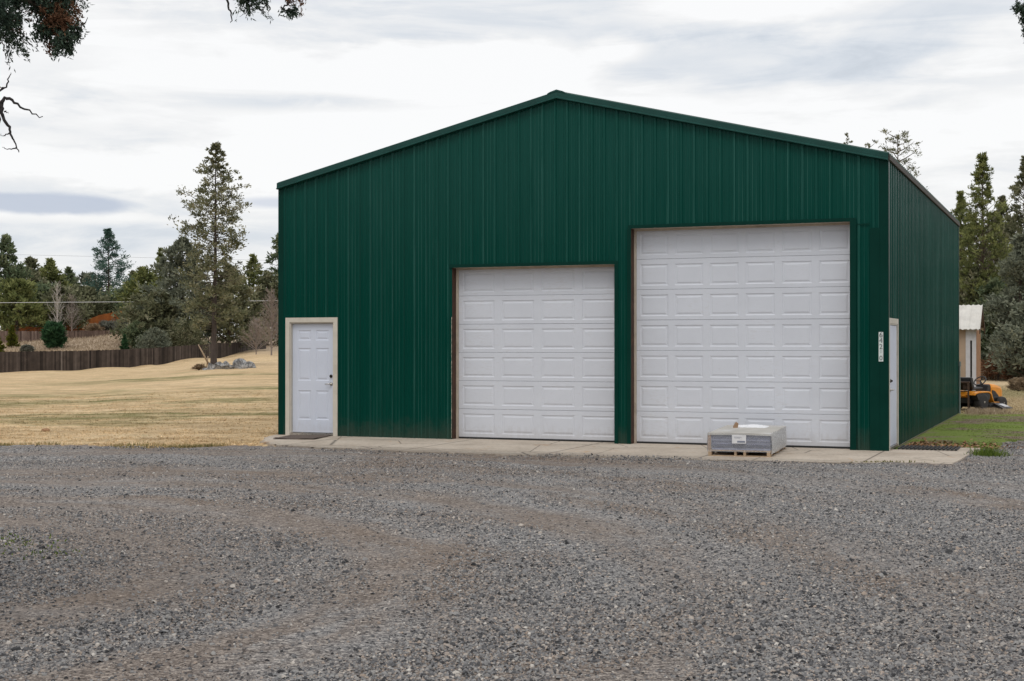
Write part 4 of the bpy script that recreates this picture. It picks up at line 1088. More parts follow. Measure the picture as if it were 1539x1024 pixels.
# trees behind and right of the barn
G3 = 'trees right of the barn'
rt = [
 ('juniper_tree', 'tall spire shaped juniper rising highest beside the rear of the barn', 1477, 76, 224, 2.95, (lambda q: max(.05, (1-q)**.8*(.82+.18*math.sin(q*30)))), 'juniper_green', dict(nl=260, cb=.03, k=20, cr=.25, ln=.17, wd=.055, up=.6, tr=.17)),
 ('juniper_tree', 'tall juniper cut by the right edge of the view', 1542, 80, 230, 3.2, (lambda q: max(.05, (1-q)**.8*(.82+.18*math.sin(q*26)))), 'juniper', dict(nl=260, cb=.03, k=22, cr=.27, ln=.17, wd=.055, up=.6, tr=.18)),
 ('juniper_tree', 'shorter juniper just clear of the rear barn corner', 1444, 84, 283, 2.3, cone, 'juniper_green', dict(nl=190, cb=.03, k=20, cr=.27, ln=.18, wd=.06, up=.6)),
 ('juniper_tree', 'juniper with a blunt top between the two tall right hand junipers', 1506, 82, 290, 2.4, cone, 'juniper', dict(nl=190, cb=.03, k=20, cr=.27, ln=.18, wd=.06, up=.6)),
 ('juniper_tree', 'large grey green juniper leaning in from the right edge', 1534, 71, 350, 2.3, lambda q: max(.10, (1-q)**.6*(.78+.22*math.sin(q*19))), 'juniper_grey', dict(nl=150, cb=.02, k=24, cr=.32, ln=.21, wd=.085, up=.35)),
 ('juniper_tree', 'low dark juniper behind the small shed', 1462, 76, 400, 2.0, bushy, 'juniper', dict(nl=120, cb=.02, k=22, cr=.34, ln=.22, wd=.09)),
 ('juniper_tree', 'low dark juniper to the right of the small shed', 1496, 74, 420, 1.9, bushy, 'darkpine', dict(nl=110, cb=.02, k=22, cr=.34, ln=.22, wd=.09)),
 ('juniper_tree', 'bushy juniper low at the right edge below the grey green one', 1548, 68, 452, 1.6, bushy, 'juniper_grey', dict(nl=90, cb=.02, k=24, cr=.3, ln=.2, wd=.085)),
 ('juniper_tree', 'olive juniper filling the gap left of the tallest right hand juniper', 1459, 87, 322, 3.4, (lambda q: max(.1, (1-q)**.75*(.8+.2*math.sin(q*24)))), 'juniper_green', dict(nl=150, cb=.03, k=20, cr=.32, ln=.2, wd=.07, up=.5)),
 ('juniper_tree', 'olive juniper filling the gap right of the tallest right hand juniper', 1492, 87, 318, 3.4, (lambda q: max(.1, (1-q)**.75*(.8+.2*math.sin(q*24)))), 'juniper', dict(nl=150, cb=.03, k=20, cr=.32, ln=.2, wd=.07, up=.5)),
 ('juniper_tree', 'olive juniper filling the gap beside the juniper cut by the right edge', 1521, 87, 322, 3.4, (lambda q: max(.1, (1-q)**.75*(.8+.2*math.sin(q*24)))), 'juniper', dict(nl=150, cb=.03, k=20, cr=.32, ln=.2, wd=.07, up=.5)),
 ('juniper_tree', 'small dark juniper close behind the rear barn corner', 1425, 80, 372, 1.9, bushy, 'juniper', dict(nl=70, cb=.02, k=20, cr=.34, ln=.22, wd=.09)),
 ('pine_tree', 'open topped pine showing above the right eave of the barn', 1350, 62, 193, 1.35, lambda q: max(.45, 1-q*.5), 'juniper', dict(nl=60, cb=.45, k=30, cr=.20, ln=.10, wd=.035, up=.15, curv=.25, tr=.15, cpl=3, clump_from=.55)),
 ('pine_tree', 'thin pine tip poking above the barn roof', 1274, 64, 190, .55, lambda q: max(.35, 1-q*.7), 'juniper', dict(nl=34, cb=.5, k=16, cr=.12, ln=.09, wd=.032, up=.5, tr=.10, cpl=2, clump_from=.6)),
 ('pine_tree', 'lower pine tip just breaking the barn roof line', 1306, 64, 207, .8, lambda q: max(.4, 1-q*.5), 'juniper', dict(nl=30, cb=.5, k=18, cr=.14, ln=.09, wd=.032, up=.4, tr=.10, cpl=2, clump_from=.7)),
]
for i, (nm, lab, px, D, yt, rad, pf, mt, kw) in enumerate(rt):
    tree(nm, lab, 'tree', px, D, yt, rad, pf, 400+i, mt, group=G3, **kw)
for i, (px, D, yt) in enumerate(((1610, 78, 250), (1700, 74, 230), (1800, 80, 260), (1900, 72, 240), (2050, 70, 250))):
    tree('juniper_tree', 'juniper in the row continuing past the right edge of the view', 'tree', px, D, yt, 2.4, spire, 440+i, 'juniper', group='junipers past the right edge of the view', nl=60, cb=.03, k=16, cr=.45, ln=.36, wd=.16, up=.6)
for i, (x, y, h) in enumerate(((-50, 14, 9), (-44, 6, 8.5), (-39, -1, 9.5), (-34, -8, 8), (-28, -14, 9.5), (-22, -20, 8.5), (-15, -25, 9.5), (-8, -29, 9), (2, -31, 8.5), (11, -30, 9.5))):  # unseen junipers added to darken what the barn front reflects
    tree('juniper_tree', 'added juniper in the unseen row behind the viewer', 'tree', 0, 50, 0, 4.0, bushy, 470+i, 'juniper', group='added junipers behind the viewer', nl=70, cb=.02, k=18, cr=.8, ln=.6, wd=.3, xy=(x, y), ht=h)
G4 = 'dry scrub under the right hand trees'
shrub('dry_bush', 'dark brown twiggy scrub under the right hand trees', 1500, 70, 530, 1.0, 'brownfol', 421, bushy, G4, ln=.12, wd=.04)
shrub('dry_bush', 'brown scrub at the right edge below the junipers', 1536, 69, 526, 1.0, 'brownfol', 422, bushy, G4, ln=.12, wd=.04)
shrub('dry_bush', 'small tan bush on the pale grass right of the mower', 1531, 54, 570, .42, 'drybrush', 423, bushy, None, ln=.10, wd=.02)

# ---- grasses (uncountable)
def blades(name, label, X, Y, Zf, h, w, mat, seed, lean=.5):
    r = np.random.default_rng(seed); n = len(X)
    Z = Zf(X, Y); a = r.random(n)*6.283; l = h*r.uniform(.5, 1.4, n)
    d = np.stack([np.cos(a)*lean*r.random(n), np.sin(a)*lean*r.random(n), np.ones(n)], -1)*l[:, None]
    b = r.random(n)*6.283; s = np.stack([np.cos(b), np.sin(b), np.zeros(n)], -1)*(w*r.uniform(.6, 1.4, n))[:, None]
    p = np.stack([X, Y, Z-.01], -1)
    V = np.stack([p-s*.5, p+s*.5, p+d*.6+s*.3, p+d, p+d*.55-s*.35], 1).reshape(-1, 3)
    o = soup(name, V, 5, r.random(n), mat); tag(o, label, 'grass', kind='stuff'); return o
M['straw'] = leafmat('dry_straw_blades', [(0, (.24, .15, .065)), (.5, (.45, .31, .145)), (1, (.62, .47, .26))], .3, .8)
M['greenblade'] = leafmat('green_grass_blades', [(0, (.055, .095, .012)), (.5, (.11, .17, .025)), (1, (.20, .25, .055))], .35, .7)
M['olivelawn'] = leafmat('olive_lawn_blades', [(0, (.10, .105, .035)), (.5, (.17, .17, .06)), (1, (.27, .25, .10))], .35, .8)
M['fringe'] = leafmat('fringe_grass', [(0, (.15, .14, .05)), (.45, (.24, .22, .09)), (.6, (.42, .32, .16)), (1, (.56, .43, .24))], .35, .8)
M['palegrass'] = leafmat('tall_pale_grass', [(0, (.25, .185, .125)), (.5, (.42, .33, .23)), (1, (.58, .48, .36))], .3, .85)
r_ = np.random.default_rng(55)
def scatter(n, px0, px1, d0, d1, pw=1.0):
    D = d0 + (d1-d0)*r_.random(n)**pw; px = px0+(px1-px0)*r_.random(n); return (px-CX)*D/F, D
def off_slab(X, Y):
    u, v = w2b(X, Y); return ~((u > np.maximum(-.06, (-v-.15)*.48)) & (v > -2.8))
X, Y = scatter(42000, -60, 440, 23, 44, 1.5); k = (Y > gbound(X)+.02)&off_slab(X, Y)
blades('dry_grass', 'short dry straw coloured lawn grass left of the barn', X[k], Y[k], H, .016, .016, M['lawnblade'], 1, 3.5)
cxy = scatter(2600, -60, 440, 23.5, 50, 1.5); X = np.repeat(cxy[0], 16)+r_.normal(0, .07, 2600*16); Y = np.repeat(cxy[1], 16)+r_.normal(0, .07, 2600*16)
k = (Y > gbound(X)+.05)&off_slab(X, Y)
blades('grass_clumps', 'small raised clumps of dry grass dotted over the lawn left of the barn', X[k], Y[k], H, .030, .015, M['lawnblade'], 12, 2.3)
# fringe along the gravel edge: longer, mixed
X = r_.uniform(-14, -4.2, 9000); Y = gbound(X)+np.abs(r_.normal(0, .22, 9000))*(1.2+np.sin(X*2.7)*np.sin(X*.9+1))-.05
k = np.sin(X*1.9)+np.sin(X*4.7+1)*.6+r_.normal(0, .5, 9000) > .55
k &= off_slab(X, Y)
blades('grass_fringe', 'longer yellowing grass along the edge of the gravel left of the barn', X[k], Y[k], H, .060, .018, M['fringe'], 2, 1.0)
# right of the barn: green turf in patches
X, Y = scatter(70000, 1340, 1640, 23.4, 40, 1.3); u, v = w2b(X, Y)
pn = np.sin(X*1.3+Y*.5)+np.sin(Y*.9-X*.4+2)+.6*np.sin(X*3.1+Y*2.3)
k = (u > BW+.06)&(Y > gbound(X)+.03)&(~((u < 12.66)&(v < 1.26)))&((pn > -.5)|(r_.random(len(X)) < .12))
blades('green_grass', 'patchy green grass beside the right wall of the barn', X[k], Y[k], H, .020, .015, M['lawnblade'], 3, 2.4)
X, Y = scatter(26000, 1400, 1640, 36, 60, 1.2); u, v = w2b(X, Y); k = (v > BLEN-.6)|(u > BW+1.5)
blades('straw_grass', 'pale dry grass around the mower and shed', X[k], Y[k], H, .030, .016, M['lawnblade'], 4, 2.2)
n = 1500; X = 11.95+r_.normal(0, .38, n); Y = 36.2+r_.normal(0, .3, n); u, v = w2b(X, Y); k = (u > BW+.15)
blades('straw_tuft', 'tuft of long pale dead grass by the rear barn corner', X[k], Y[k], H, .13, .012, M['palegrass'], 5, 1.1)
n = 420; X = 7.42+r_.normal(0, .12, n); Y = 22.15+r_.normal(0, .10, n)
blades('grass_tuft', 'bright green grass tuft at the right front corner of the concrete', X, Y, H, .13, .012, M['greenblade'], 6, .8)
X = np.concatenate([r_.normal(c, .14, 60) for c in (-4.15, -3.85, -4.4, -4.6)]); Y = np.concatenate([r_.normal(c, .22, 60) for c in (12.1, 11.7, 12.3, 11.5)])
blades('weed_patch', 'sparse low green weeds in the dirty gravel at the left', X, Y, grz, .03, .02, M['greenblade'], 7, 1.2)
X = np.concatenate([r_.normal(c, .25, 60) for c in (5.2, 5.5)]); Y = np.concatenate([r_.normal(c, .03, 60) for c in (20.72, 20.66)])
blades('weed_strip', 'thin low weeds along the front edge of the concrete', X, Y, grz, .035, .018, M['olivelawn'], 8, 1.0)
X, Y = scatter(26000, 1420, 1640, 71, 82, 1.0)
blades('tall_grass', 'tall pale dead grass in front of the right hand trees', X, Y, H, .55, .05, M['palegrass'], 9, .5)
X, Y = scatter(46000, -60, 420, 106, 142, 1.0); k = Y > np.interp(CX+F*X/Y, [0, 115, 230, 330, 400], [107, 112, 119, 128, 141]); X, Y = X[k], Y[k]
blades('hill_grass', 'dry weedy grass on the slope beyond the brown fence', X, Y, H, .20, .05, M['palegrass'], 10, 1.1)
# fallen leaves by the side door
n = 650; u = BW+.12+np.abs(r_.normal(0, .9, n)); v = 1.35+np.abs(r_.normal(0, .75, n))
X, Y, _ = b2w(u, v); t = r_.random(n); a = r_.random(n)*6.283; s = r_.uniform(.02, .045, n)
p = np.stack([X, Y, H(X, Y)+.012+.02*r_.random(n)], -1); e1 = np.stack([np.cos(a), np.sin(a), r_.normal(0, .35, n)], -1)*s[:, None]; e2 = np.stack([-np.sin(a), np.cos(a), r_.normal(0, .35, n)], -1)*s[:, None]*.6
o = soup('leaf_litter', np.stack([p-e1, p+e2, p+e1, p-e2], 1).reshape(-1, 3), 4, t, tinted('dead_leaf', [(0, (.12, .055, .025)), (.5, (.26, .13, .06)), (1, (.42, .28, .17))], .8, .2, 20))
tag(o, 'brown fallen leaves on the ground behind the rubber mat', 'leaves', kind='stuff')

# ---- fences
M['oldfence'] = tinted('weathered_dark_fence_board', [(0, (.020, .015, .013)), (.4, (.052, .040, .034)), (.8, (.095, .075, .065)), (1, (.16, .135, .12))], .9, .35, 2)
M['midfence'] = tinted('grey_brown_fence_board', [(0, (.06, .038, .030)), (.5, (.13, .088, .070)), (1, (.22, .16, .135))], .9, .3, 2)
M['orangefence'] = tinted('orange_cedar_fence_board', [(0, (.19, .058, .014)), (.5, (.30, .095, .022)), (1, (.40, .145, .038))], .8, .2, 2)
def fence(name, label, pts, mat, bw=.14, seed=0, group=None):
    """pts: (px, D, py_bottom, py_top)"""
    r = random.Random(seed)
    w = [((px-CX)*D/F, D, zpx(pb, D), zpx(pt, D)) for px, D, pb, pt in pts]
    T = thing(name, label, 'fence', (w[0][0], w[0][1], w[0][2]), 0, group)
    o = w[0][:3]
    mb = MB(); rl = MB(); ps = MB(); acc = 0
    for (x0, y0, a0, b0), (x1, y1, a1, b1) in zip(w[:-1], w[1:]):
        L = math.hypot(x1-x0, y1-y0); n = max(1, int(L/bw)); dx, dy = (x1-x0)/L, (y1-y0)/L; nx, ny = dy, -dx
        for k in range(n):
            s0, s1 = L*k/n+.004, L*(k+1)/n-.004; t = (k+.5)/n
            zb = a0+(a1-a0)*t-.25; zt = b0+(b1-b0)*t+r.gauss(0, .016); off = r.uniform(0, .006)
            th = .02; c = min(1, max(0, r.gauss(.42, .2)))
            P = [(x0+dx*s0+nx*off-o[0], y0+dy*s0+ny*off-o[1]), (x0+dx*s1+nx*off-o[0], y0+dy*s1+ny*off-o[1])]
            Q = [(p[0]-nx*th, p[1]-ny*th) for p in P]
            sk = r.gauss(0, .008)
            q = [(*P[0], zb-o[2]), (*P[1], zb-o[2]), (*P[1], zt-o[2]+sk), (*P[0], zt-o[2]-sk)]; qq = [(*Q[0], zb-o[2]), (*Q[1], zb-o[2]), (*Q[1], zt-o[2]+sk), (*Q[0], zt-o[2]-sk)]
            mb.face(q, c); mb.face(qq, c)
            for i in range(4): mb.face([q[i], q[(i+1) % 4], qq[(i+1) % 4], qq[i]], c)
        for f in (.18, .82):
            za, zc = a0+(b0-a0)*f-o[2], a1+(b1-a1)*f-o[2]
            i0 = (x0-nx*.022-o[0], y0-ny*.022-o[1]); i1 = (x1-nx*.022-o[0], y1-ny*.022-o[1]); j0 = (i0[0]-nx*.04, i0[1]-ny*.04); j1 = (i1[0]-nx*.04, i1[1]-ny*.04)
            rl.face([(*i0, za), (*i1, zc), (*i1, zc+.09), (*i0, za+.09)]); rl.face([(*j0, za), (*j1, zc), (*j1, zc+.09), (*j0, za+.09)])
            rl.face([(*i0, za+.09), (*i1, zc+.09), (*j1, zc+.09), (*j0, za+.09)]); rl.face([(*i0, za), (*i1, zc), (*j1, zc), (*j0, za)])
    mb.build('fence_boards', M[mat], T); rl.build('rails', M[mat], T)
fence('wooden_fence', 'long weathered dark brown board fence across the back of the lawn', [(-900, 96, 566, 531), (-450, 99, 564, 530), (-45, 103, 562, 529.5), (0, 105, 560.5, 529), (60, 107, 559.5, 528), (115, 110, 557, 527.5), (170, 113, 553, 526), (230, 117, 550, 523), (280, 121, 545, 519.5), (330, 126, 540, 516), (365, 131, 534, 515), (400, 138, 524, 510)], 'oldfence', .15, 1)
fence('wooden_fence', 'weathered grey brown board fence halfway up the dry slope', [(-800, 131, 514, 497), (-45, 131, 514, 497), (0, 131, 514, 497.5), (60, 131, 514.5, 498), (100, 131, 512, 497.5), (150, 132, 506, 497), (185, 133, 501, 496.5)], 'midfence', .15, 2)
fence('wooden_fence', 'bright orange cedar fence curving up under the pine', [(10, 151, 505, 487), (14, 151, 503, 488.5), (38, 151, 502, 488.5), (40, 151, 502, 491), (66, 151, 501, 492.5), (92, 151, 500, 487.5), (112, 151.5, 499, 484.5), (130, 152, 497.5, 481), (150, 152.5, 495, 473.5), (170, 153, 494, 469.5), (186, 154, 492, 467), (200, 155, 491, 471)], 'orangefence', .15, 3)
fence('wooden_fence', 'small glimpse of orange fence between the junipers near the barn', [(380, 152, 496, 478), (402, 152, 494, 477)], 'orangefence', .15, 4)

# ---- rocks at the foot of the lone juniper
def mat_rock():
    def fn(N):
        p = N.obj(); a = N.noise(p, 2.6, 7, .7, .4); b = N.noise(p, 9, 5, .7)
        c = N.ramp(N.m('ADD', N.m('MULTIPLY', a, .6), N.m('MULTIPLY', b, .4)), [(.34, (.03, .03, .032)), (.46, (.13, .13, .133)), (.54, (.34, .34, .345)), (.66, (.60, .60, .59))])
        return {'Base Color': c, 'Roughness': .9, 'Normal': N.bump(N.m('ADD', a, b), .8, .08)}
    return material('grey_lava_rock', fn)
M['rock'] = mat_rock()
def rock(px, py, D, w, h, seed, label):
    r = np.random.default_rng(seed); bm = bmesh.new(); bmesh.ops.create_icosphere(bm, subdivisions=3, radius=1)
    pl = nrm(r.standard_normal((13, 3))); dd = r.uniform(.40, .78, 13)
    for v in bm.verts:
        c = np.array(v.co)
        for n_, d_ in zip(pl, dd):
            e = c@n_-d_
            if e > 0: c = c-n_*e
        c *= 1+.05*np.sin(c[0]*7+seed)*np.sin(c[1]*6)*1
        v.co = c*np.array([w/2, w*.36, h*.62])/.68
    me = bpy.data.meshes.new('rock'); bm.to_mesh(me); bm.free(); me.materials.append(M['rock'])
    x, y, z = at(px, D); o = bpy.data.objects.new('rock', me); link(o); o.location = (x, y, z+h*.33); o.rotation_euler = (0, 0, float(r.random()*.8-.4))
    tag(o, label, 'rock', 'rocks piled at the foot of the lone juniper')
rock(318, 556, 82.0, 0.46, 0.38, 1, 'grey rock touching the left side of the juniper trunk')
rock(331, 553, 82.8, 0.59, 0.53, 2, 'pale grey rock just right of the juniper trunk')
rock(340, 551, 83.6, 0.53, 0.50, 3, 'pale grey rock second behind the trunk rock in the pile')
rock(344, 557, 81.8, 0.53, 0.34, 4, 'low grey rock in the middle front of the rock pile')
rock(360, 552, 82.6, 0.69, 0.48, 5, 'largest dark topped slab of the rock pile')
rock(365, 557, 81.6, 0.46, 0.34, 6, 'small rock leaning on the front of the largest slab')
rock(375, 556, 82.2, 0.45, 0.32, 7, 'low rock near the right end of the rock pile')
rock(381, 559, 81.8, 0.25, 0.17, 8, 'smallest rock at the right tip of the rock pile')
rock(308, 560, 81.6, 0.22, 0.14, 9, 'flat little rock at the left tip of the rock pile')
mb = MB(); x, y, z = at(314, 84.4)
x2, y2, z2 = at(298, 84.0)
mb.tube([(x, y, z+.25), ((x+x2)/2, (y+y2)/2, z+.85), (x2, y2, zpx(518, 84))], [.06, .05, .03], 6)
mb.tube([(x-.15, y, z), (x-.05, y, z+.75)], [.04, .03], 5)
o = mb.build('dead_branch', simple('pale_dead_wood', (.36, .27, .19), .9, .2, 5), None, True); tag(o, 'pale dead branch leaning beside the trunk of the lone juniper', 'branch')
# mole hill
bm = bmesh.new(); bmesh.ops.create_icosphere(bm, subdivisions=3, radius=1)
for v in bm.verts:
    k = 1+.18*math.sin(v.co.x*9+v.co.y*5)*math.sin(v.co.z*7); v.co = Vector((v.co.x*.085*k, v.co.y*.08*k, v.co.z*.05*k))
me = bpy.data.meshes.new('dirt_mound'); bm.to_mesh(me); bm.free(); me.materials.append(simple('brown_earth', (.34, .20, .11), .95, .3, 20, bump=.8, bscale=60))
o = bpy.data.objects.new('dirt_mound', me); link(o); x, y, z = at(69, 28.6); o.location = (x, y, z+.02); tag(o, 'small brown mound of earth on the dry lawn near the gravel', 'dirt mound')

# ---- overhead wires
def wire(label, px0, py0, px1, py1, D0, D1, rad, mat, sag=.3):
    a = Vector(((px0-CX)*D0/F, D0, zpx(py0, D0))); b = Vector(((px1-CX)*D1/F, D1, zpx(py1, D1)))
    mb = MB(); mb.tube([a.lerp(b, t)-Vector((0, 0, sag*4*t*(1-t))) for t in np.linspace(0, 1, 16)], rad, 5)
    o = mb.build('overhead_wire', mat, None, True); tag(o, label, 'wire', 'overhead wires across the left background')
M['wirepale'] = simple('pale_cable', (.55, .55, .55), .5, .1, 3); M['wiredark'] = simple('dark_cable', (.12, .12, .13), .6, .1, 3)
wire('pale lower overhead wire crossing in front of the trees', -1000, 461, 760, 449.5, 134, 139, .028, M['wirepale'], .05)
wire('thin dark upper overhead wire just above the left trees', -1000, 357, 760, 399, 138, 152, .010, M['wiredark'], .1)

# ---- shed behind the barn
M['shedwall'] = simple('tan_panel_siding', (.36, .27, .195), .8, .1, 3)
M['shedroof'] = simple('pale_corrugated_roof', (.58, .56, .52), .55, .12, 3, dirt=((.40, .36, .30), .4))
M['greytrim'] = simple('grey_white_board', (.50, .50, .52), .7, .1, 6)
M['shedwood'] = simple('orange_brown_siding', (.30, .155, .075), .8, .25, 5, bump=.3)
M['darkwood'] = simple('dark_rafter_wood', (.07, .042, .028), .85, .25, 6)
D = 43.0
rcx = (1467.0-CX)*D/F
sh = thing('garden_shed', 'small tan shed with a pale corrugated roof behind the green barn', 'shed', (rcx, D, gz(rcx, D)), -TH)
zb = gz(rcx, D)
wh = zpx(491, D)-zb; rh = zpx(460.5, D+.55)-zb; SWd, SDp = 2.6, 1.9
mb = MB(); mb.box(-SWd, 0, .45, -.30, .06, wh); mb.box(-SWd, SDp-.06, .1, 0, SDp, wh); mb.build('front_wall', M['shedwall'], sh)
mb = MB(); mb.box(-.2995, -.012, .1, -.17, .07, wh); mb.box(-.115, -.012, .1, .0, .07, wh); mb.box(-.1695, -.012, wh-.42, -.1155, .07, wh); mb.build('corner_boards', M['greytrim'], sh)
mb = MB(); mb.box(-.169, .03, .1, -.116, .06, wh-.425); mb.build('door_gap', M['dark'], sh)
mb = MB(); mb.prism([(.075, .1), (SDp-.07, .1), (SDp-.07, wh), (SDp/2, rh-.12), (.075, wh)], 0, -.05, .012); mb.prism([(0.062, .1), (SDp-.07, .1), (SDp-.07, wh), (SDp/2, rh-.12), (0.062, wh)], 0, -SWd, -SWd+.05); mb.build('side_wall', M['shedwood'], sh)
ov = .20; slope = (rh-wh)/(SDp/2)
for sg_ in (1, -1):
    mb = MB(); n = 52; prev = None
    for k in range(n+1):
        x = -SWd-.2+(SWd+.2+.13)*k/n; w = .018*math.cos(2*math.pi*x/.145)
        y0, y1 = -ov, SDp/2; z0, z1 = wh-ov*slope+.05+w, rh+.05+w
        if sg_ < 0: y0, y1 = SDp+ov, SDp/2
        cur = [(x, y0, z0), (x, y1, z1)]
        if prev: mb.face([prev[0], cur[0], cur[1], prev[1]]); mb.face([(p[0], p[1], p[2]-.012) for p in (prev[0], prev[1], cur[1], cur[0])])
        prev = cur
    mb.build('roof', M['shedroof'], sh)
mb = MB()
for sg_ in (1, -1):
    f = (lambda y: y) if sg_ > 0 else (lambda y: SDp-y)
    z0 = wh-ov*slope
    mb.face([(.132, f(-ov), z0-.10), (.132, f(SDp/2), rh-.10), (.132, f(SDp/2), rh+.045), (.132, f(-ov), z0+.04)]); mb.face([(.105, f(-ov), z0-.10), (.105, f(SDp/2), rh-.10), (.105, f(SDp/2), rh+.025), (.105, f(-ov), z0+.02)])
    mb.face([(.132, f(-ov), z0-.10), (.132, f(SDp/2), rh-.10), (.105, f(SDp/2), rh-.10), (.105, f(-ov), z0-.10)]); mb.face([(.132, f(-ov), z0-.10), (.132, f(-ov), z0+.04), (.105, f(-ov), z0+.02), (.105, f(-ov), z0-.10)])
mb.build('rake_boards', M['darkwood'], sh)
mb = MB(); mb.box(.014, .1, wh-.02, .104, .19, wh+.06); mb.box(.014, SDp-.2, wh-.02, .104, SDp-.11, wh+.06); mb.box(.014, SDp/2-.05, rh-.22, .104, SDp/2+.05, rh-.12); mb.build('roof_beams', M['darkwood'], sh)
mb = MB(); mb.box(-SWd, .0, 0, -.30, .10, .445); mb.box(-.29, .02, 0, -.02, .10, .095); mb.build('skirt', M['palwood'], sh)
# wooden bench in front of the mower, mostly behind the barn corner
D = 37.6; x = (1457-CX)*D/F; z = gz(x, D)
bt = thing('wooden_table', 'dark edged plain wooden table partly hidden by the rear barn corner', 'table', (x, D, z), -TH)
hz = zpx(574, D)-z
mb = MB(); mb.box(-1.5, 0, hz-.035, 0, .55, hz); mb.build('table_top', M['darkwood'], bt)
for (a, b) in ((-.05, .0), (-.05, .50), (-1.45, 0), (-1.45, .5)):
    mb = MB(); mb.box(a, b, 0, a+.045, b+.045, hz-.036); mb.build('leg', M['darkwood'], bt)
mb = MB(); mb.box(-.17, .06, hz-.19, -.06, .2, hz-.037); mb.build('bracket', M['darkwood'], bt)

# ---- ride-on mower (x forward, y left, z up)
M['yellow'] = simple('yellow_orange_paint', (.72, .27, .018), .38, .12, 8, dirt=((.45, .20, .05), .35))
M['blackp'] = simple('black_plastic', (.016, .016, .018), .45, .2, 12)
M['tyre'] = simple('tyre_rubber', (.028, .027, .028), .85, .25, 30)
M['rim'] = simple('pale_wheel_rim', (.30, .28, .24), .5, .1, 10)
mx, my = (1467-CX)*38.3/F, 38.3
mw = thing('riding_mower', 'yellow and black ride-on lawn mower parked behind the rear barn corner', 'lawn mower', (mx, my, gz(mx, my)), R(38)); mw.scale = (.94, .94, .96)
def wheel(x, y, r, w):
    mb = MB(); s = 1 if y > 0 else -1
    pr = [(r*.55, -w/2), (r*.80, -w/2), (r*.95, -w*.40), (r, -w*.22), (r, w*.22), (r*.95, w*.40), (r*.80, w/2), (r*.55, w/2)]
    mb.lathe(pr, 24, (x, y, r), 'y'); o = mb.build('wheel', M['tyre'], mw, True)
    mb = MB(); mb.lathe([(r*.56, w*.2*s), (r*.54, w*.49*s), (r*.42, w*.40*s), (r*.18, w*.42*s), (r*.12, w*.52*s)], 18, (x, y, r), 'y'); mb.build('rim', M['rim'], o, True)
for s in (1, -1): wheel(-.36, s*.40, .235, .24)
for s in (1, -1): wheel(.72, s*.36, .18, .16)
mb = MB(); mb.box(-.72, -.26, .20, .95, .26, .36); mb.build('chassis', M['blackp'], mw, bevel=.02)
# rear fender: one saddle over both wheels falling to the foot boards
top = [(-.80, .43), (-.78, .49), (-.60, .525), (-.20, .535), (-.05, .52), (.03, .46), (.09, .33), (.14, .235), (.40, .225)]
bot = [(.40, .205), (.13, .212), (.065, .30), (.0, .43), (-.08, .485), (-.22, .495), (-.60, .485), (-.745, .45), (-.77, .43)]
mb = MB(); mb.prism(top+bot, 1, -.50, -.20); mb.prism(top+bot, 1, .20, .50); mb.build('fender', M['yellow'], mw, bevel=.012)
mb = MB(); mb.prism([(-.80, .40), (-.78, .50), (-.60, .533), (-.12, .535), (-.12, .36), (-.72, .36)], 1, -.1995, .1995); mb.build('seat_deck', M['yellow'], mw, bevel=.012)
mb = MB(); mb.prism([(-.62, .30), (-.08, .30), (-.05, .44), (-.20, .488), (-.60, .478), (-.70, .44)], 1, -.495, -.27); mb.prism([(-.62, .30), (-.08, .30), (-.05, .44), (-.20, .488), (-.60, .478), (-.70, .44)], 1, .27, .495); mb.build('wheel_arch', M['blackp'], mw)
mb = MB(); mb.prism([(-.52, .555), (-.02, .575), (.0, .62), (-.04, .645), (-.44, .625), (-.52, .60)], 1, -.24, .24); st_ = mb.build('seat', M['blackp'], mw, bevel=.03)
mb = MB(); mb.prism([(-.53, .60), (-.42, .62), (-.50, .90), (-.54, .925), (-.60, .91), (-.60, .80)], 1, -.24, .24); mb.build('seat_back', M['blackp'], mw, bevel=.035)
mb = MB(); mb.prism([(.20, .33), (.42, .33), (.44, .66), (.38, .72), (.28, .70)], 1, -.20, .20); mb.build('dash_tower', M['blackp'], mw, bevel=.03)
mb = MB(); mb.tube([(.33, 0, .66), (.20, 0, .80)], .022, 8); mb.build('steering_column', M['blackp'], mw)
mb = MB(); c = Vector((.19, 0, .805)); ax = Vector((-.13, 0, .14)).normalized(); e1 = Vector((0, 1, 0)); e2 = ax.cross(e1)
mb.tube([c+(e1*math.cos(a)+e2*math.sin(a))*.175 for a in np.linspace(0, 2*math.pi, 25)], .017, 8, cap=False)
for a in (0, 2.1, 4.2): mb.tube([c, c+(e1*math.cos(a)+e2*math.sin(a))*.17], .012, 6)
mb.build('steering_wheel', M['blackp'], mw, True)
# hood, tapering loft with rounded nose
secs = [(.42, .21, .36, .70), (.46, .225, .35, .725), (.72, .225, .34, .705), (.92, .215, .33, .66), (1.0, .19, .33, .60), (1.03, .15, .36, .53)]
mb = MB(); rings = []
for x, hw, zl, zt in secs:
    rings.append([(x, -hw, zl), (x, -hw, zt-.09), (x, -hw*.86, zt-.03), (x, -hw*.5, zt), (x, hw*.5, zt), (x, hw*.86, zt-.03), (x, hw, zt-.09), (x, hw, zl)])
for a, b in zip(rings[:-1], rings[1:]):
    for i in range(8): mb.face([a[i], a[(i+1) % 8], b[(i+1) % 8], b[i]])
mb.face(rings[0]); mb.face(rings[-1]); hd = mb.build('hood', M['yellow'], mw, bevel=.01)
for s in (1, -1):
    mb = MB(); mb.prism([(.44, .34), (.44, .55), (.58, .52), (.74, .40), (.78, .34)], 1, s*.214, s*.232); mb.build('side_grille', M['blackp'], hd)
mb = MB(); mb.box(1.0, -.15, .36, 1.045, .15, .50); mb.build('front_grille', M['blackp'], hd, bevel=.01)
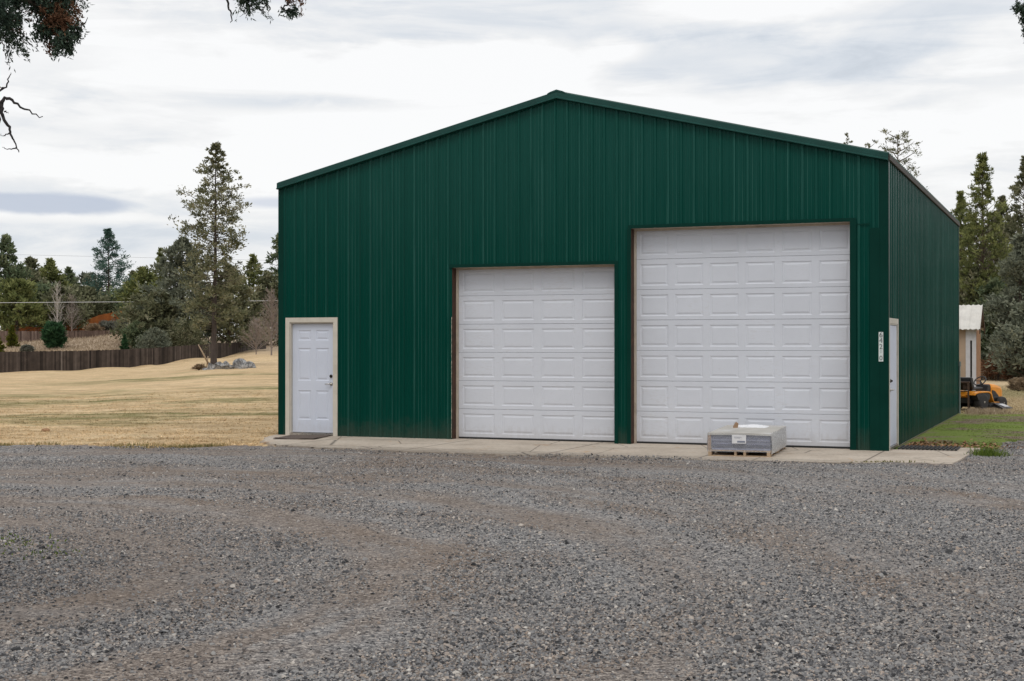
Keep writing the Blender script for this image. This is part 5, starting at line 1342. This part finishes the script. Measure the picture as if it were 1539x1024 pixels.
for s in (1, -1):
    mb = MB(); mb.lathe([(.045, 1.0), (.045, 1.04), (.03, 1.048)], 14, (0, s*.10, .545), 'x'); mb.build('headlight', M['chrome'], hd)
mb = MB(); mb.prism([(-.05, -.50), (.45, -.52), (.52, -.40), (.52, .40), (.45, .50), (-.05, .50), (-.12, .35), (-.12, -.35)], 2, .07, .19); mb.build('mower_deck', M['blackp'], mw, bevel=.02)
mb = MB(); mb.face([(.08, -.52, .20), (.44, -.52, .20), (.48, -.88, .07), (.04, -.86, .06)]); mb.face([(.08, -.52, .185), (.44, -.52, .185), (.48, -.88, .055), (.04, -.86, .045)])
mb.face([(.08, -.52, .20), (.04, -.86, .06), (.04, -.86, .045), (.08, -.52, .07)]); mb.face([(.44, -.52, .20), (.48, -.88, .07), (.48, -.88, .055), (.44, -.52, .07)]); mb.face([(.04, -.86, .06), (.48, -.88, .07), (.48, -.88, .055), (.04, -.86, .045)])
ch = mb.build('discharge_chute', M['blackp'], mw)
mb = MB(); mb.face([(.16, -.60, .178), (.42, -.60, .178), (.44, -.80, .106), (.20, -.80, .104)]); mb.face([(.16, -.60, .1725), (.42, -.60, .1725), (.44, -.80, .1005), (.20, -.80, .0985)]); mb.build('chute_label', M['greytrim'], ch)

# ------------------------------------------------------------------ juniper overhanging the left of the yard, second one at the right
def spray_clump(c, d, n, size, r, Vs, ts, tone):
    """drooping juniper sprays: many thin slivers along curved twiglets"""
    m = 30
    dirs = nrm(np.array(d)*.9 + r.standard_normal((n, 3))*.75 + np.array([0, 0, -.15]))
    L = size*r.uniform(.45, 1.1, n)
    st = c + r.standard_normal((n, 3))*size*.30
    s = r.random((n, m)); s = .15+.85*s
    P = st[:, None, :] + dirs[:, None, :]*(L[:, None]*s)[..., None] + np.array([0, 0, -.18])*((L[:, None]*s**2)[..., None])
    P = P + r.standard_normal(P.shape)*.009
    dd = nrm(dirs[:, None, :] + r.standard_normal(P.shape)*.6)
    sd_ = nrm(np.cross(dd, r.standard_normal(P.shape)))
    l = .020*r.uniform(.6, 1.4, P.shape[:2])[..., None]; w = .0034*r.uniform(.7, 1.4, P.shape[:2])[..., None]
    V = np.stack([P-dd*l*.5, P+sd_*w, P+dd*l*.6, P-sd_*w], 2).reshape(-1, 3)
    Vs.append(V); ts.append(np.clip(r.normal(tone, .18, n*m), 0, 1))
    e = st + dirs*L[:, None] + np.array([0, 0, -.18])*L[:, None]; mid = st+dirs*L[:, None]*.5+np.array([0, 0, -.045])*L[:, None]
    q = nrm(np.cross(dirs, r.standard_normal((n, 3))))*.0022
    Vs.append(np.stack([st, mid+q, e, mid-q], 1).reshape(-1, 3)); ts.append(np.full(n, .1))
def near_tree(name, label, base, seed, H_, limbs, tr):
    r = np.random.default_rng(seed)
    T = thing(name, label, 'tree', (base[0], base[1], gz(*base[:2]) if base[1] > 25 else -.03))
    o = Vector(T.location)
    mb = MB(); tw = MB(); Vs, ts, Vb, tb = [], [], [], []
    tp = [Vector((.10*math.sin(t*4+seed), .08*math.sin(t*5), t*H_-.1)) for t in np.linspace(0, 1, 10)]
    mb.tube(tp, [tr*(1.35 if t == 0 else 1)*(1-.85*t) for t in np.linspace(0, 1, 10)], 10)
    def inframe(p):
        w = p+np.array(o)
        if w[1] < .6: return False
        px = CX+F*w[0]/w[1]; py = HY-F*(w[2]-CAMZ)/w[1]
        return -130 < px < 1700 and -120 < py < 1024
    # the general crown, kept where it really hangs: above and outside the view
    for i in range(60):
        q = (i+.5)/60; t = .36+.64*q; a = i*2.4+r.uniform(-.4, .4); L = (2.6*(1-q)**.7+.3)*r.uniform(.7, 1.1)
        p0 = np.array(tp[min(9, int(t*9))]); d = np.array([math.cos(a), math.sin(a), .35])
        P = lambda s: p0+d*L*s
        if inframe(P(1)) or inframe(P(.6)): continue
        mb.tube([P(0), P(.5), P(1)], [.04, .025, .01], 5)
        for s in (.45, .7, .85, 1.0):
            c = P(s)+r.standard_normal(3)*.12
            if not inframe(c-np.array([0, 0, .3])) and not inframe(c): spray_clump(c, d, 26, .34, r, Vs, ts, .4)
    # the branches the view shows: (points in px,py,D; radius; clumps)
    for pts, rad, clumps in limbs:
        W_ = [Vector(((px-CX)*D/F, D, zpx(py, D)))-o if D else Vector(tp[int(px)]) for px, py, D in pts]
        fine = []
        for i in range(len(W_)-1):
            a_, b_, c_, d_ = W_[max(i-1, 0)], W_[i], W_[i+1], W_[min(i+2, len(W_)-1)]
            for t in (0, .2, .4, .6, .8):
                fine.append(b_*(1.5*t**3-2.5*t*t+1)+c_*(-1.5*t**3+2*t*t+.5*t)+a_*(-.5*t**3+t*t-.5*t)+d_*(.5*t**3-.5*t*t) + (Vector(r.standard_normal(3))*.0035 if t else Vector((0, 0, 0))))
        W_ = fine + [W_[-1]]
        (mb if rad > .012 else tw).tube(W_, [rad*(1-.80*i/(len(W_)-1)) for i in range(len(W_))], 6)
        for (px, py, D, n, size, tone, brown) in clumps:
            c = np.array(Vector(((px-CX)*D/F, D, zpx(py, D)))-o); d = nrm(np.array([.5*(1 if base[0] < 0 else -1), 0, -.5]))
            spray_clump(c, d, n, size, r, Vb if brown else Vs, tb if brown else ts, tone)
    soup('crown', np.concatenate(Vs), 4, np.concatenate(ts), M['nearjun'], T)
    if Vb: soup('dead_foliage', np.concatenate(Vb), 4, np.concatenate(tb), M['brownfol'], T)
    mb.build('trunk', M['bark'], T, True)
    if tw.v: tw.build('twigs', M['deadwood'], T)
M['nearjun'] = leafmat('near_juniper_foliage', [(0, (0.018, 0.0324, 0.0238)), (0.5, (0.054, 0.0864, 0.0594)), (1, (0.135, 0.171, 0.1148))], .2)
Dn = 7.0
near_tree('juniper_tree', 'near juniper overhanging the upper left corner with dark drooping foliage', (-4.9, 7.2), 501, 7.5, [
  ([(6, 0, 0), (-260, -90, Dn), (-60, -40, Dn), (60, 10, Dn)], .05, [(x, y, Dn+dd, n, .105, t, b) for x, y, dd, n, t, b in (
     (5, -9, 0, 36, .4, 0), (-5, 26, .1, 30, .35, 0), (12, 44, 0, 26, .5, 0), (-8, 6, -.2, 30, .3, 0), (12, 20, .2, 24, .3, 1), (30, -20, 0, 22, .35, 0), (50, -8, .1, 28, .4, 0),
     (66, -6, 0, 28, .4, 0), (71, -10, .1, 24, .3, 1), (83, -2, 0, 24, .5, 0), (91, -10, .1, 20, .4, 0), (56, -34, 0, 30, .4, 0), (20, -39, 0, 36, .4, 0), (81, -34, 0, 28, .4, 0), (-30, -4, 0, 36, .3, 0), (-30, 31, 0, 30, .3, 0))]),
  ([(60, 10, Dn), (78, 28, Dn), (92, 45, Dn), (106, 66, Dn)], .016, [(x, y, Dn+dd, n, .075, t, b) for x, y, dd, n, t, b in (
     (75, 14, 0, 26, .4, 1), (88, 10, .05, 24, .5, 1), (83, 28, 0, 26, .5, 1), (69, 38, 0, 24, .5, 0), (75, 50, .05, 18, .6, 1), (95, 46, 0, 24, .45, 0), (103, 52, 0, 18, .5, 0), (91, 58, 0, 14, .5, 0), (95, 22, 0, 14, .5, 1))]),
  ([(86, 40, Dn), (110, 43, Dn), (122, 38, Dn), (131, 26, Dn)], .006, []),
  ([(52, 12, Dn), (56, 40, Dn), (58, 50, Dn)], .006, [(57, 44, Dn, 8, .07, .4, 0)]),
  ([(4, 0, 0), (-200, 150, Dn), (-60, 158, Dn), (2, 153, Dn)], .020, []),
  ([(2, 153, Dn), (14, 148, Dn), (36, 164, Dn), (64, 175, Dn)], .010, []),
  ([(2, 153, Dn), (3, 172, Dn), (14, 195, Dn), (20, 210, Dn), (28, 229, Dn)], .011, []),
  ([(2, 153, Dn), (-2, 185, Dn), (-8, 205, Dn)], .008, []),
  ([(14, 200, Dn), (6, 204, Dn), (0, 202, Dn)], .004, []), ([(24, 222, Dn), (12, 224, Dn), (3, 221, Dn)], .004, []), ([(6, 168, Dn), (12, 171, Dn)], .004, []),
  ([(-20, 140, Dn), (6, 132, Dn), (12, 118, Dn), (16, 109, Dn)], .006, []), ([(6, 132, Dn), (-4, 130, Dn)], .004, []),
  ([(7, 0, 0), (-100, -190, Dn), (200, -90, Dn), (330, -45, Dn), (440, -12, Dn)], .035, [(x, y, Dn, n, .10, t, b) for x, y, n, t, b in (
     (356, -14, 16, .5, 0), (368, -12, 18, .5, 0), (376, -20, 18, .5, 0), (428, -14, 10, .5, 1), (410, -38, 16, .5, 0), (330, -60, 22, .5, 0), (300, -66, 22, .5, 0))]),
  ([(338, -30, Dn), (341, 0, Dn), (346, 16, Dn), (348, 28, Dn), (346, 34, Dn)], .007, []),
  ([(384, -14, Dn), (374, 14, Dn), (360, 25, Dn)], .004, []), ([(398, -18, Dn), (400, 6, Dn), (392, 22, Dn)], .005, []), ([(400, 4, Dn), (406, 12, Dn), (402, 22, Dn)], .004, []),
  ([(440, -12, Dn), (432, 4, Dn), (422, 12, Dn), (436, 14, Dn), (441, 20, Dn)], .006, [(437, 14, Dn, 7, .05, .4, 0)]), ([(440, -12, Dn), (448, -2, Dn), (455, 4, Dn)], .005, []),
], .24)
near_tree('juniper_tree', 'near juniper whose branch tip shows at the upper right corner', (5.2, 8.4), 502, 7.0, [
  ([(6, 0, 0), (1800, -60, 8), (1640, -10, 8), (1560, 20, 8), (1534, 8, 8)], .020, [(x, y, 8, n, .05, t, 0) for x, y, n, t in ((1536, 9, 9, .5), (1541, 14, 12, .5), (1550, 22, 14, .5), (1556, 42, 12, .5), (1546, 44, 6, .5), (1562, 12, 14, .5), (1576, 30, 18, .5))])], .22)
